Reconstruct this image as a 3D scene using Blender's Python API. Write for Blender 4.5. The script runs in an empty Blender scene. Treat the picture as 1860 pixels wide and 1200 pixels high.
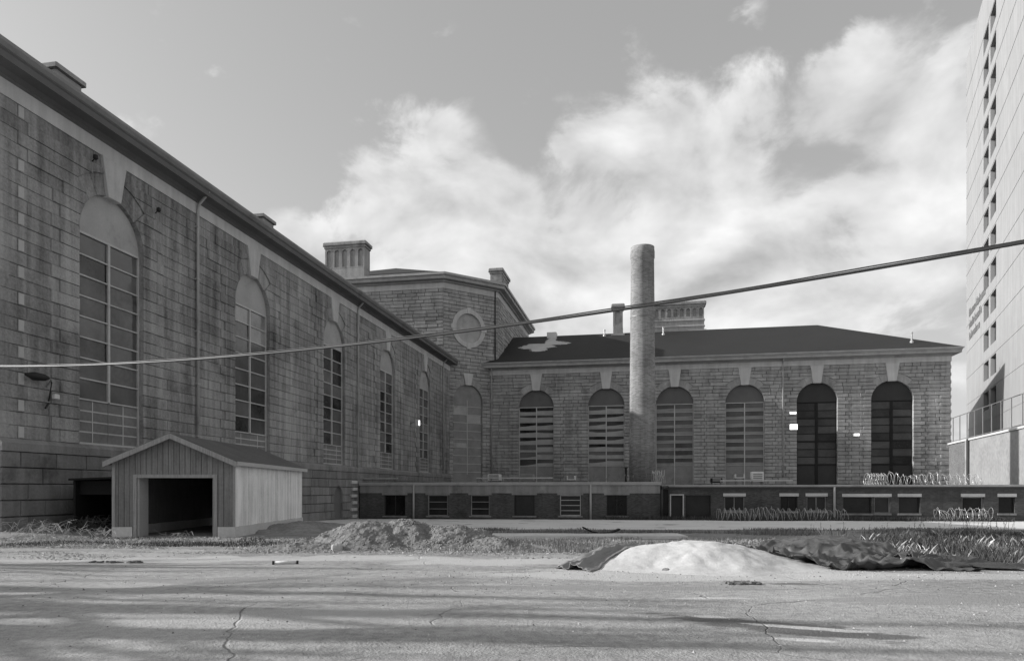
import bpy, math, random
from mathutils import Vector, Matrix, noise as mnoise
R = math.radians
random.seed(7)
SC = bpy.context.scene
COL = SC.collection

# ---------------------------------------------------------------- camera
F, CX, HY, EYE = 1290.0, 914.0, 889.0, 1.6       # lens geometry measured from the vanishing points
cam = bpy.data.cameras.new('camera')
cam.sensor_width = 36
cam.lens = F / 1860 * 36
cam.shift_x = (930 - CX) / 1860
cam.shift_y = (HY - 600) / 1860
cam.clip_start, cam.clip_end = 0.1, 4000
camo = bpy.data.objects.new('camera', cam)
camo.location = (0, 0, EYE)
camo.rotation_euler = (R(90), 0, 0)
COL.objects.link(camo)
SC.camera = camo

# ---------------------------------------------------------------- light
SUN_EL = 24.0
TO_SUN = Vector((-1.0, 0.10, 0)).normalized()
az = math.atan2(TO_SUN.x, TO_SUN.y)               # clockwise from +Y
sd = (TO_SUN * math.cos(R(SUN_EL)) + Vector((0, 0, math.sin(R(SUN_EL))))).normalized()
sun = bpy.data.lights.new('sun', 'SUN')
sun.energy = 3.1
sun.angle = R(0.6)
sun.color = (1, 0.99, 0.98)
suno = bpy.data.objects.new('sun', sun)
suno.rotation_euler = sd.to_track_quat('Z', 'Y').to_euler()
suno.location = (-60, 20, 60)
COL.objects.link(suno)

def world():
    w = bpy.data.worlds.new('World'); SC.world = w; w.use_nodes = True
    nt = w.node_tree; N = nt.nodes; L = nt.links; N.clear()
    out = N.new('ShaderNodeOutputWorld'); bg = N.new('ShaderNodeBackground')
    L.new(bg.outputs[0], out.inputs[0]); bg.inputs[1].default_value = 0.115
    sky = N.new('ShaderNodeTexSky'); sky.sky_type = 'NISHITA'; sky.sun_disc = False
    sky.sun_elevation = R(SUN_EL); sky.sun_rotation = az; sky.dust_density = 2.0
    bw = N.new('ShaderNodeRGBToBW'); L.new(sky.outputs[0], bw.inputs[0])   # black-and-white film
    tc = N.new('ShaderNodeTexCoord'); d = tc.outputs['Generated']
    def math_(op, a, b=None, clamp=False):
        m = N.new('ShaderNodeMath'); m.operation = op; m.use_clamp = clamp
        for i, v in enumerate((a, b)):
            if v is None: continue
            if isinstance(v, (int, float)): m.inputs[i].default_value = v
            else: L.new(v, m.inputs[i])
        return m.outputs[0]
    mp = N.new('ShaderNodeMapping'); mp.inputs['Scale'].default_value = (1, 1, 1.5); L.new(d, mp.inputs[0])
    n1 = N.new('ShaderNodeTexNoise'); n1.inputs['Scale'].default_value = 6.5; n1.inputs['Detail'].default_value = 12
    n1.inputs['Roughness'].default_value = 0.62; n1.inputs['Distortion'].default_value = 0.25; L.new(mp.outputs[0], n1.inputs[0])
    n2 = N.new('ShaderNodeTexNoise'); n2.inputs['Scale'].default_value = 1.7; n2.inputs['Detail'].default_value = 4; L.new(mp.outputs[0], n2.inputs[0])
    # cumulus banks: (pixel x, pixel y, angular radius) turned into world directions
    best = None
    for px, py, r in ((740, 390, .11), (840, 420, .11), (930, 430, .09), (1100, 265, .07), (1180, 290, .10), (1270, 350, .11), (1090, 430, .12), (1570, 190, .07), (1660, 230, .10), (760, 510, .14),
                      (1620, 400, .13), (1480, 480, .14), (1330, 500, .13), (1040, 540, .14), (545, 440, .05), (2150, 330, .2), (2500, 500, .3)):
        c = Vector((px - CX, F, HY - py)).normalized()
        vm = N.new('ShaderNodeVectorMath'); vm.operation = 'DOT_PRODUCT'; L.new(d, vm.inputs[0]); vm.inputs[1].default_value = c
        mr = N.new('ShaderNodeMapRange'); mr.inputs[1].default_value = math.cos(r * 1.3); mr.inputs[2].default_value = math.cos(r * .3)
        L.new(vm.outputs['Value'], mr.inputs[0])
        best = mr.outputs[0] if best is None else math_('MAXIMUM', best, mr.outputs[0])
    wide = math_('MULTIPLY', math_('SUBTRACT', n2.outputs[0], 0.50), 2.2)
    sep = N.new('ShaderNodeSeparateXYZ'); L.new(d, sep.inputs[0])
    behind = math_('LESS_THAN', sep.outputs[1], 0.2)
    cover = math_('MAXIMUM', best, math_('MULTIPLY', wide, behind))
    # billows: warped cells inside the banks
    wv = N.new('ShaderNodeVectorMath'); wv.operation = 'MULTIPLY_ADD'; L.new(n1.outputs['Color'], wv.inputs[0]); wv.inputs[1].default_value = (.16, .16, .16); L.new(mp.outputs[0], wv.inputs[2])
    vo = N.new('ShaderNodeTexVoronoi'); vo.feature = 'SMOOTH_F1'; vo.inputs['Scale'].default_value = 11; vo.inputs['Smoothness'].default_value = .6; L.new(wv.outputs[0], vo.inputs[0])
    puff = math_('MULTIPLY', math_('SUBTRACT', 0.42, vo.outputs['Distance']), 0.75)
    dens = math_('ADD', math_('ADD', math_('MULTIPLY', cover, 0.95), puff), math_('MULTIPLY', math_('SUBTRACT', n1.outputs[0], 0.5), 2.3))
    sm = N.new('ShaderNodeMapRange'); sm.interpolation_type = 'SMOOTHSTEP'
    sm.inputs[1].default_value = 0.16; sm.inputs[2].default_value = 0.66; L.new(dens, sm.inputs[0])
    # sunlit side of each billow brighter: difference of the noise towards the sun
    sh = N.new('ShaderNodeVectorMath'); sh.operation = 'ADD'; L.new(mp.outputs[0], sh.inputs[0]); sh.inputs[1].default_value = (-.030, 0, .045)
    n4 = N.new('ShaderNodeTexNoise'); n4.inputs['Scale'].default_value = 6.5; n4.inputs['Detail'].default_value = 5; n4.inputs['Distortion'].default_value = .25; L.new(sh.outputs[0], n4.inputs[0])
    n5 = N.new('ShaderNodeTexNoise'); n5.inputs['Scale'].default_value = 6.5; n5.inputs['Detail'].default_value = 5; n5.inputs['Distortion'].default_value = .25; L.new(mp.outputs[0], n5.inputs[0])
    bright = math_('ADD', 4.15, math_('MULTIPLY', math_('SUBTRACT', n5.outputs[0], n4.outputs[0]), 7.0))
    # thin even veil over the blue part so that the film renders it mid grey
    veil = math_('ADD', math_('MULTIPLY', bw.outputs[0], 0.62), 1.15)
    mx = N.new('ShaderNodeMix'); mx.data_type = 'FLOAT'
    L.new(math_('MULTIPLY', sm.outputs[0], 0.8), mx.inputs[0]); L.new(veil, mx.inputs[2]); L.new(bright, mx.inputs[3])
    L.new(mx.outputs[0], bg.inputs[0])
world()
SC.view_settings.view_transform = 'Standard'
SC.view_settings.look = 'None'
SC.view_settings.exposure = 0.74
SC.view_settings.gamma = 1.0
SC.cycles.max_bounces = 6
SC.cycles.diffuse_bounces = 4
SC.cycles.use_denoising = True

# ---------------------------------------------------------------- materials (all neutral: black-and-white photograph)
MATS = {}
def mat(name, v, rough=.85, var=.25, scale=1.5, fine=.12, fscale=25., bump=.25, bscale=20., streak=0., isl=0., spec=.3, brick=None, wave=None, stain=0., metal=0., cracks=0., speck=0., bdist=.02, marks=None):
    m = bpy.data.materials.new(name); m.use_nodes = True
    nt = m.node_tree; N = nt.nodes; L = nt.links
    b = N['Principled BSDF']; b.inputs['Roughness'].default_value = rough
    b.inputs['Specular IOR Level'].default_value = spec; b.inputs['Metallic'].default_value = metal
    g = N.new('ShaderNodeNewGeometry'); pos = g.outputs['Position']
    def mm(op, a, c=None, clamp=False):
        x = N.new('ShaderNodeMath'); x.operation = op; x.use_clamp = clamp
        for i, q in enumerate((a, c)):
            if q is None: continue
            if isinstance(q, (int, float)): x.inputs[i].default_value = q
            else: L.new(q, x.inputs[i])
        return x.outputs[0]
    def nz(sc, det=5, vec=None, scl=None, rough_=.55):
        t = N.new('ShaderNodeTexNoise'); t.inputs['Scale'].default_value = sc; t.inputs['Detail'].default_value = det; t.inputs['Roughness'].default_value = rough_
        src = vec or pos
        if scl:
            q = N.new('ShaderNodeMapping'); q.inputs['Scale'].default_value = scl; L.new(src, q.inputs[0]); src = q.outputs[0]
        L.new(src, t.inputs[0]); return t.outputs[0]
    def centred(o, amp): return mm('MULTIPLY', mm('SUBTRACT', o, .5), amp * 2)
    f = mm('ADD', 1.0, centred(nz(scale, 6), var * 1.6))
    f = mm('ADD', f, centred(nz(fscale, 4), fine * 1.6))
    if streak: f = mm('ADD', f, centred(nz(1.0, 6, scl=(2.2, 2.2, .16)), streak * 1.8))
    if isl:
        oi = N.new('ShaderNodeObjectInfo')
        rnd = mm('FRACT', mm('ADD', g.outputs['Random Per Island'], oi.outputs['Random']))
        f = mm('ADD', f, centred(rnd, isl))
    if stain:
        s = N.new('ShaderNodeMapRange'); s.interpolation_type = 'SMOOTHSTEP'; s.inputs[1].default_value = .54; s.inputs[2].default_value = .72
        L.new(nz(.55, 8, rough_=.65), s.inputs[0]); f = mm('MULTIPLY', f, mm('SUBTRACT', 1, mm('MULTIPLY', s.outputs[0], stain)))
    if speck:
        s = N.new('ShaderNodeMapRange'); s.inputs[1].default_value = .62; s.inputs[2].default_value = .72
        L.new(nz(60, 2), s.inputs[0]); f = mm('MULTIPLY', f, mm('SUBTRACT', 1, mm('MULTIPLY', s.outputs[0], speck)))
    height = nz(bscale, 8)
    if cracks:
        wob = N.new('ShaderNodeTexNoise'); wob.inputs['Scale'].default_value = .8; wob.inputs['Detail'].default_value = 3; L.new(pos, wob.inputs[0])
        va = N.new('ShaderNodeVectorMath'); va.operation = 'MULTIPLY_ADD'; L.new(wob.outputs['Color'], va.inputs[0]); va.inputs[1].default_value = (.9, .9, 0); L.new(pos, va.inputs[2])
        vo = N.new('ShaderNodeTexVoronoi'); vo.feature = 'DISTANCE_TO_EDGE'; vo.inputs['Scale'].default_value = .23; L.new(va.outputs[0], vo.inputs[0])
        cr = N.new('ShaderNodeMapRange'); cr.inputs[1].default_value = .0005; cr.inputs[2].default_value = .0042; L.new(vo.outputs['Distance'], cr.inputs[0])
        gate = N.new('ShaderNodeMapRange'); gate.inputs[1].default_value = .47; gate.inputs[2].default_value = .60; L.new(nz(.4, 3), gate.inputs[0])
        keep = mm('MULTIPLY', mm('SUBTRACT', 1, cr.outputs[0]), gate.outputs[0])
        f = mm('MULTIPLY', f, mm('SUBTRACT', 1, mm('MULTIPLY', keep, cracks)))
        height = mm('SUBTRACT', height, mm('MULTIPLY', keep, 1.0))
    if brick:
        bt = N.new('ShaderNodeTexBrick'); kind, bw_, bh_, mo = brick
        sp = N.new('ShaderNodeSeparateXYZ'); cb = N.new('ShaderNodeCombineXYZ')
        tcn = N.new('ShaderNodeTexCoord'); L.new(tcn.outputs['Object'], sp.inputs[0])
        if kind == 'round': L.new(mm('MULTIPLY', mm('ARCTAN2', sp.outputs[1], sp.outputs[0]), 1.05), cb.inputs[0])
        else: L.new(mm('ADD', sp.outputs[0], sp.outputs[1]), cb.inputs[0])
        L.new(sp.outputs[2], cb.inputs[1]); L.new(cb.outputs[0], bt.inputs[0])
        bt.inputs['Scale'].default_value = 1; bt.inputs['Brick Width'].default_value = bw_; bt.inputs['Row Height'].default_value = bh_
        bt.inputs['Mortar Size'].default_value = mo; bt.inputs['Mortar Smooth'].default_value = .2
        bt.inputs['Color1'].default_value = (.72, .72, .72, 1); bt.inputs['Color2'].default_value = (1.3, 1.3, 1.3, 1); bt.inputs['Mortar'].default_value = (1.35, 1.35, 1.35, 1)
        bb = N.new('ShaderNodeRGBToBW'); L.new(bt.outputs[0], bb.inputs[0]); f = mm('MULTIPLY', f, bb.outputs[0])
        height = mm('SUBTRACT', height, mm('MULTIPLY', bt.outputs['Fac'], 1.2))
    if wave:   # wood grain / corrugation along z
        wv = nz(1.0, 5, scl=wave); f = mm('ADD', f, centred(wv, .5))
    for (cx, cy, rx, ry, rot, gain, irr) in (marks or ()):       # worn patches, spilled sand and dust lying on the surface
        q = N.new('ShaderNodeMapping'); q.vector_type = 'TEXTURE'; q.inputs['Location'].default_value = (cx, cy, 0); q.inputs['Rotation'].default_value = (0, 0, rot); q.inputs['Scale'].default_value = (rx, ry, 1000)
        L.new(pos, q.inputs[0]); ln = N.new('ShaderNodeVectorMath'); ln.operation = 'LENGTH'; L.new(q.outputs[0], ln.inputs[0])
        e = mm('ADD', mm('SUBTRACT', 1, ln.outputs['Value']), centred(nz(1.0, 9, scl=(1.1 / rx ** .5, 1.6 / ry ** .5, 1), rough_=.68), irr))
        s = N.new('ShaderNodeMapRange'); s.interpolation_type = 'SMOOTHSTEP'; s.inputs[1].default_value = .0; s.inputs[2].default_value = .30; L.new(e, s.inputs[0])
        f = mm('ADD', f, mm('MULTIPLY', s.outputs[0], mm('SUBTRACT', mm('MULTIPLY', mm('ADD', .7, mm('MULTIPLY', f, .3)), gain), f)))
    val = mm('MULTIPLY', mm('MAXIMUM', f, .15), v)
    cc = N.new('ShaderNodeCombineColor')
    for i in range(3): L.new(val, cc.inputs[i])
    L.new(cc.outputs[0], b.inputs['Base Color'])
    if bump:
        bp = N.new('ShaderNodeBump'); bp.inputs['Strength'].default_value = bump; bp.inputs['Distance'].default_value = bdist
        L.new(height, bp.inputs['Height']); L.new(bp.outputs[0], b.inputs['Normal'])
    MATS[name] = m
    return m
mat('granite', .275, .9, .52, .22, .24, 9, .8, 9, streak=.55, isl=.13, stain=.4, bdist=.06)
mat('granite_plinth', .20, .9, .28, .5, .16, 9, .55, 7, streak=.3, isl=.18, stain=.45, bdist=.05)
mat('granite_light', .52, .85, .12, .8, .08, 18, .2, 14, streak=.16, stain=.12)
mat('granite_pale', .46, .85, .12, .8, .08, 18, .2, 14)
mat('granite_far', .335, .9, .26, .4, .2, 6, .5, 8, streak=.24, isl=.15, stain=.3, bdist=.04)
mat('core', .03, 1, 0, 1, 0, 1, 0)
mat('stucco', .40, .9, .16, .8, .1, 14, .1, 20, stain=.25)
mat('stucco_mid', .14, .9, .16, .8, .1, 14, .1, 20, stain=.2)
mat('stucco_dark', .05, .9, .16, .8, .1, 14, .1, 20)
mat('slate', .029, .75, .12, .3, .15, 7, .2, 9, isl=0)
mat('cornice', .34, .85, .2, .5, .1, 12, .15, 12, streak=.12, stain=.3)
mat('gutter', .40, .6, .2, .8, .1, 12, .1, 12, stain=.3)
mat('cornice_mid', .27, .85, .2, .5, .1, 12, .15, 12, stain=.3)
mat('cornice_shaded', .13, .85, .2, .5, .1, 12, .15, 12, stain=.3)  # soffit shadow under the left wing's eaves put into a darker tone
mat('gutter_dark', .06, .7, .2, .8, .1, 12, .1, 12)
mat('white_metal', .66, .55, .15, .9, .08, 12, .1, 12, stain=.2)
mat('window_paint', .50, .6, .18, .9, .1, 12, .1, 12, stain=.25)
mat('window_paint_dark', .035, .7, .18, .9, .1, 12, .1, 12)
mat('frame_black', .012, .7, .18, .9, .1, 12, .1, 12)
mat('board_panel', .26, .8, .22, 1.0, .12, 12, .1, 12, stain=.35)
mat('panel_mid', .19, .6, .3, .9, .15, 8, .1, 12, stain=.3)
mat('shade_pale', .36, .8, .2, 1.2, .12, 12, .1, 12, stain=.2)
mat('panel_pale', .40, .7, .25, .9, .12, 8, .1, 12, stain=.4)
def glass(name, v, rough=.05, spec=.5):
    m = mat(name, v, rough, .7, .45, .15, 5, .03, 1.2, spec=spec, bdist=.03, isl=.7); return m
glass('glass', .075); glass('glass_dull', .07, .22); glass('glass_dark', .022, .18, .25); glass('glass_smoky', .045, .2, .3); glass('glass_refl_pale', .20, .12); glass('glass_refl_mid', .12, .10)
mat('brick_dark', .078, .9, .28, .6, .12, 20, .3, 25, streak=.2, stain=.35, brick=('flat', .22, .075, .008))
mat('brick_stack', .24, .9, .25, .5, .12, 20, .35, 25, streak=.22, stain=.2, brick=('round', .30, .10, .012))
mat('brick_wall', .16, .9, .2, .6, .12, 20, .3, 25, brick=('flat', .22, .075, .008))
mat('concrete_band', .26, .9, .25, .7, .12, 12, .2, 12, streak=.3, stain=.4)
mat('concrete', .56, .9, .18, .5, .12, 9, .25, 12, stain=.15)
mat('road', .68, .92, .16, .35, .12, 6, .3, 10, stain=.12, cracks=.4)
mat('asphalt', .33, .93, .34, .30, .34, 7, .9, 30, stain=.26, cracks=.45, speck=.25, bdist=.03, marks=(
    (3.9, 13.3, 4.6, 1.1, 0, 1.45, .9), (9.0, 13.1, 4.5, .55, 0, 1.35, 1.0), (.6, 15.6, 3.4, .8, 0, 1.35, 1.0), (-9.5, 16.3, 5.0, .6, 0, 1.25, 1.1), (-4.5, 16.6, 4.0, .8, 0, 1.35, 1.1),
    (3.25, 8.3, 1.7, .42, -.55, .42, 1.2), (3.6, 8.22, .80, .12, -.38, 1.75, 1.2), (3.2, 7.55, .45, .10, -.3, 1.7, 1.2), (2.65, 8.95, .32, .11, -.2, 1.6, 1.1), (3.1, 10.5, .7, .12, 0, 1.45, 1.1),
    (-7.4, 15.2, 2.6, .14, .02, .5, 1.3), (-4.0, 12.6, 3.5, .5, .05, .82, 1.3), (1.5, 11.6, 3.2, .35, -.05, .85, 1.3), (6.8, 10.4, 2.8, .5, .1, .86, 1.3), (-2.6, 9.0, 2.2, .5, .2, 1.16, 1.3), (4.9, 12.0, .5, .14, 0, .45, 1.2)))
mat('asphalt_patch', .13, .93, .30, .9, .2, 14, .6, 26, bdist=.03)
mat('soil', .25, .97, .35, .9, .3, 7, .9, 10, stain=.2, bdist=.08)
mat('dirt', .21, .97, .30, 1.5, .34, 9, 1.0, 9, stain=.2, speck=.5, bdist=.10)
mat('sand', .52, .95, .14, .9, .14, 9, .5, 24, bdist=.02)
mat('sand_spill', .44, .95, .2, 1.5, .16, 12, .4, 22, speck=.2, bdist=.02)
mat('tarp', .085, .5, .08, .6, .05, 9, .3, 30, spec=.4)
mat('tarp_pale', .22, .6, .10, .6, .06, 9, .3, 30, spec=.35)
mat('grass', .20, .9, .3, 1.2, .2, 8, 0, 1, isl=.4)
mat('straw', .40, .9, .25, 1.2, .2, 8, 0, 1, isl=.45)
mat('weed', .075, .9, .3, 1.2, .2, 8, 0, 1, isl=.4)
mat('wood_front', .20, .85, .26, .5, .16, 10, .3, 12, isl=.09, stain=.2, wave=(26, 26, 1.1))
mat('wood_side_lit', .80, .85, .18, .6, .10, 14, .3, 12, isl=.14, stain=.25, wave=(26, 26, 1.1))  # light bounced onto the shed's right side is put into this near-white tone
mat('wood_trim', .30, .8, .15, .6, .1, 14, .3, 12, wave=(26, 26, 1.1))
mat('wood_pale', .46, .8, .15, .6, .1, 14, .3, 12)
mat('shingle', .13, .9, .2, .8, .2, 14, .4, 20)
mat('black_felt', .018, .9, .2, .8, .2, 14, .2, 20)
mat('steel', .22, .5, .2, .8, .1, 14, .1, 20, metal=.3)
mat('steel_pale', .50, .4, .2, .8, .1, 14, .0, 20, metal=.4)
mat('rubber', .02, .6, .1, 1, .1, 10, 0, 1)
mat('cable', .045, .5, .1, 1, .1, 10, 0, 1, spec=.5)
mat('rock', .45, .9, .15, 3, .15, 18, .5, 12)
mat('bark', .08, .9, .2, 1, .1, 10, .3, 20)
mat('tower', .31, .8, .08, .08, .05, 1, .1, 3, streak=.16, stain=.06)
mat('stucco_yard', .30, .9, .15, .6, .2, 3, .3, 8, stain=.15)
mat('tower_print', .16, .8, .05, .05, .04, 1, .05, 3)

# ---------------------------------------------------------------- helpers
class MB:
    def __init__(s): s.v, s.f = [], []
    def face(s, pts):
        i = len(s.v); s.v += [tuple(p) for p in pts]; s.f.append(tuple(range(i, i + len(pts))))
    def box(s, x0, x1, y0, y1, z0, z1):
        i = len(s.v)
        s.v += [(x0, y0, z0), (x1, y0, z0), (x1, y1, z0), (x0, y1, z0), (x0, y0, z1), (x1, y0, z1), (x1, y1, z1), (x0, y1, z1)]
        s.f += [tuple(i + k for k in q) for q in ((0, 3, 2, 1), (4, 5, 6, 7), (0, 1, 5, 4), (1, 2, 6, 5), (2, 3, 7, 6), (3, 0, 4, 7))]
        return s
    def bbox(s, x0, x1, y0, y1, z0, z1, c=.02):
        """box with chamfered upright and top edges"""
        pts = [(x0 + c, y0), (x1 - c, y0), (x1, y0 + c), (x1, y1 - c), (x1 - c, y1), (x0 + c, y1), (x0, y1 - c), (x0, y0 + c)]
        mx, my = (x0 + x1) / 2, (y0 + y1) / 2
        i = len(s.v); n = 8
        s.v += [(x, y, z0) for x, y in pts] + [(x, y, z1 - c) for x, y in pts]
        s.v += [(mx + (x - mx) * (1 - 2 * c / max(x1 - x0, 3 * c)), my + (y - my) * (1 - 2 * c / max(y1 - y0, 3 * c)), z1) for x, y in pts]
        for k in range(n):
            a, b = k, (k + 1) % n
            s.f += [(i + a, i + b, i + n + b, i + n + a), (i + n + a, i + n + b, i + 2 * n + b, i + 2 * n + a)]
        s.f += [tuple(i + k for k in range(n))[::-1], tuple(i + 2 * n + k for k in range(n))]
        return s
    def prism(s, pts, y0, y1, c=0.0, dp=None):
        """(x,z) polygon, counter-clockwise seen from -y, front at y0, back at y1; c = front chamfer"""
        n = len(pts); i = len(s.v)
        if c:
            xs = [p[0] for p in pts]; zs = [p[1] for p in pts]
            mx, mz = (min(xs) + max(xs)) / 2, (min(zs) + max(zs)) / 2
            kx = 1 - 2 * c / max(max(xs) - min(xs), 4 * c); kz = 1 - 2 * c / max(max(zs) - min(zs), 4 * c)
            s.v += [(mx + (x - mx) * kx, y0, mz + (z - mz) * kz) for x, z in pts]
            s.v += [(x, y0 + (dp or c * 1.3), z) for x, z in pts]
            s.v += [(x, y1, z) for x, z in pts]
            rings = 3
        else:
            s.v += [(x, y0, z) for x, z in pts] + [(x, y1, z) for x, z in pts]; rings = 2
        for r_ in range(rings - 1):
            for k in range(n):
                a, b = i + r_ * n + k, i + r_ * n + (k + 1) % n
                s.f.append((a, a + n, b + n, b))
        s.f.append(tuple(i + k for k in range(n)))
        s.f.append(tuple(i + (rings - 1) * n + k for k in range(n))[::-1])
        return s
    def tube(s, pts, r, n=6, cap=True):
        pts = [Vector(p) for p in pts]; i0 = len(s.v); m = len(pts)
        up = Vector((0, 0, 1))
        for k, p in enumerate(pts):
            d = (pts[min(k + 1, m - 1)] - pts[max(k - 1, 0)]).normalized()
            a = d.cross(up)
            if a.length < .05: a = d.cross(Vector((1, 0, 0)))
            a.normalize(); b = a.cross(d)
            rr = r[k] if isinstance(r, (list, tuple)) else r
            for q in range(n):
                t = 2 * math.pi * q / n
                s.v.append(tuple(p + a * math.cos(t) * rr + b * math.sin(t) * rr))
        for k in range(m - 1):
            for q in range(n):
                a, b = i0 + k * n + q, i0 + k * n + (q + 1) % n
                s.f.append((a, b, b + n, a + n))
        if cap:
            s.f.append(tuple(i0 + q for q in range(n))[::-1]); s.f.append(tuple(i0 + (m - 1) * n + q for q in range(n)))
        return s
    def lathe(s, prof, n=24, cx=0, cy=0):
        i0 = len(s.v)
        for r, z in prof:
            for q in range(n):
                t = 2 * math.pi * q / n; s.v.append((cx + r * math.cos(t), cy + r * math.sin(t), z))
        for k in range(len(prof) - 1):
            for q in range(n):
                a, b = i0 + k * n + q, i0 + k * n + (q + 1) % n
                s.f.append((a, b, b + n, a + n))
        s.f.append(tuple(i0 + q for q in range(n))[::-1]); s.f.append(tuple(i0 + (len(prof) - 1) * n + q for q in range(n)))
        return s
    def add(s, o):
        i = len(s.v); s.v += o.v; s.f += [tuple(k + i for k in f) for f in o.f]
    def mesh(s, name, m, smooth=False):
        me = bpy.data.meshes.new(name); me.from_pydata(s.v, [], s.f)
        if m: me.materials.append(MATS[m])
        if smooth: me.polygons.foreach_set('use_smooth', [True] * len(me.polygons))
        me.update(); return me
    def build(s, name, m, parent=None, smooth=False, loc=None):
        o = bpy.data.objects.new(name, s.mesh(name, m, smooth)); COL.objects.link(o)
        if parent is not None: o.parent = parent
        if loc: o.location = loc
        return o
def tag(o, label=None, cat=None, group=None, kind=None):
    if label: o['label'] = label
    if cat: o['category'] = cat
    if group: o['group'] = group
    if kind: o['kind'] = kind
    return o
def thing(name, label, cat, loc=(0, 0, 0), rz=0., group=None):
    o = bpy.data.objects.new(name, None); COL.objects.link(o)
    o.location = loc; o.rotation_euler = (0, 0, rz); o.empty_display_size = .5
    return tag(o, label, cat, group)
def inst(name, me, parent, loc=(0, 0, 0), rot=(0, 0, 0), scale=(1, 1, 1)):
    o = bpy.data.objects.new(name, me); COL.objects.link(o); o.parent = parent
    o.location = loc; o.rotation_euler = rot; o.scale = scale
    return o
def sst(a, b, x):
    t = max(0., min(1., (x - a) / (b - a))); return t * t * (3 - 2 * t)
def nzz(x, y, s, o=0.): return mnoise.noise(Vector((x * s + 13.7 + o, y * s - 4.1, o * .37)))
def fbm(x, y, s, o=0., n=4):
    t, a = 0., 1.
    for k in range(n): t += a * nzz(x, y, s * 2 ** k, o + k * 5.1); a *= .5
    return t
def gz(x, y):
    """height of the yard"""
    z = -.0205 * max(0., y - 18) if y < 62 else -.0205 * 44
    z += .22 * sst(-14, -19, x) * sst(24, 28, y) * (1 - sst(36, 50, y))
    z += .34 * math.exp(-((x + 9.2) / 2.6) ** 2 - ((y - 34.5) / 4.5) ** 2)
    if y < 62: z += .03 * fbm(x, y, .16, 3) + .012 * nzz(x, y, .9, 8)
    return z
def px(k): return (k - CX) / F

# frames: left wing, right wing
UL = Vector((.1909, .9816, 0)); UR = Vector((.9816, -.1909, 0)); IR = Vector((.1909, .9816, 0))
A_L = Vector((-19.0, 28.0, 0)); ROT_L = math.atan2(UL.y, UL.x); ROT_R = math.atan2(UR.y, UR.x)
Z_SILL, Z_FR = 3.6, 16.7

# ---------------------------------------------------------------- setting: ground
def grid_sheet(name, m, xs, ys, off, inside=None, kind='structure', edge=None, hf=gz):
    mb = MB(); idx = {}
    for j, y in enumerate(ys):
        for i, x in enumerate(xs):
            xx, yy = (edge(x, y, i, j) if edge else (x, y))
            idx[i, j] = len(mb.v); mb.v.append((xx, yy, hf(xx, yy) + off))
    for j in range(len(ys) - 1):
        for i in range(len(xs) - 1):
            if inside and not inside((xs[i] + xs[i + 1]) / 2, (ys[j] + ys[j + 1]) / 2): continue
            mb.f.append((idx[i, j], idx[i + 1, j], idx[i + 1, j + 1], idx[i, j + 1]))
    o = mb.build(name, m, smooth=True)
    return tag(o, kind=kind)
def frange(a, b, st):
    n = max(1, round((b - a) / st)); return [a + (b - a) * k / n for k in range(n + 1)]
xs = [-900, -400, -150, -70] + frange(-40, 60, .5) + [80, 150, 400, 900]
ys = [-400, -120, -40] + frange(-10, 64, .5) + [80, 120, 200, 500, 1500]
tag(grid_sheet('ground', 'soil', xs, ys, 0.), 'bare trampled soil and dust of the prison yard')
def yard_edge(x): return 17.4 + .9 * fbm(x, 0, .25, 2) + .45 * fbm(x, 7, 1.3, 9, 4) + (1.2 if x < -6 else 0) * sst(-6, -9, x) * 2.0 - 2.4 * sst(6, 9, x)
xs = frange(-40, -17, .5)[:-1] + frange(-17, 17, .08) + frange(17, 45, .5)[1:]; n_y = 40
def asph():
    mb = MB()
    for i, x in enumerate(xs):
        e = yard_edge(x)
        for j in range(n_y + 1):
            y = -12 + (e + 12) * j / n_y; mb.v.append((x, y, gz(x, y) + .006))
    for i in range(len(xs) - 1):
        for j in range(n_y):
            a = i * (n_y + 1) + j; mb.f.append((a, a + n_y + 1, a + n_y + 2, a + 1))
    o = mb.build('asphalt_yard', 'asphalt', smooth=True); tag(o, 'worn grey asphalt of the yard, cracked and streaked with shadows', kind='structure')
asph()
def road():
    mb = MB(); X = frange(-16, 50, .6)
    for x in X:
        y0 = 34.5 + .5 * fbm(x, 5, .3, 4); y1 = 60.5 - .1945 * (x + 12.5)
        y1 = max(y1, y0 + 1)
        for j in range(13):
            y = y0 + (y1 - y0) * j / 12; mb.v.append((x, y, gz(x, y) + .008))
    for i in range(len(X) - 1):
        for j in range(12):
            a = i * 13 + j; mb.f.append((a, a + 13, a + 14, a + 1))
    tag(mb.build('service_road', 'road', smooth=True), 'pale concrete service road in front of the annex', kind='structure')
road()
def strip():
    # remains of a kerb: pale concrete strip standing in the grass, real step
    mb = MB(); X = frange(-.4, 6.6, .25)
    for x in X:
        y0 = 25.2 + .12 * nzz(x, 0, .8) + .03 * x; y1 = y0 + 1.5 + .15 * nzz(x, 3, .9); z = gz(x, y0) + .10
        mb.v += [(x, y0, z - .3), (x, y0 + .03, z), (x, y1, z + .01), (x, y1 + .02, z - .3)]
    for i in range(len(X) - 1):
        for j in range(3): a = i * 4 + j; mb.f.append((a, a + 4, a + 5, a + 1))
    tag(mb.build('kerb', 'concrete'), 'pale concrete kerb slab in the grass behind the sand heap', kind='structure')
strip()
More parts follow.
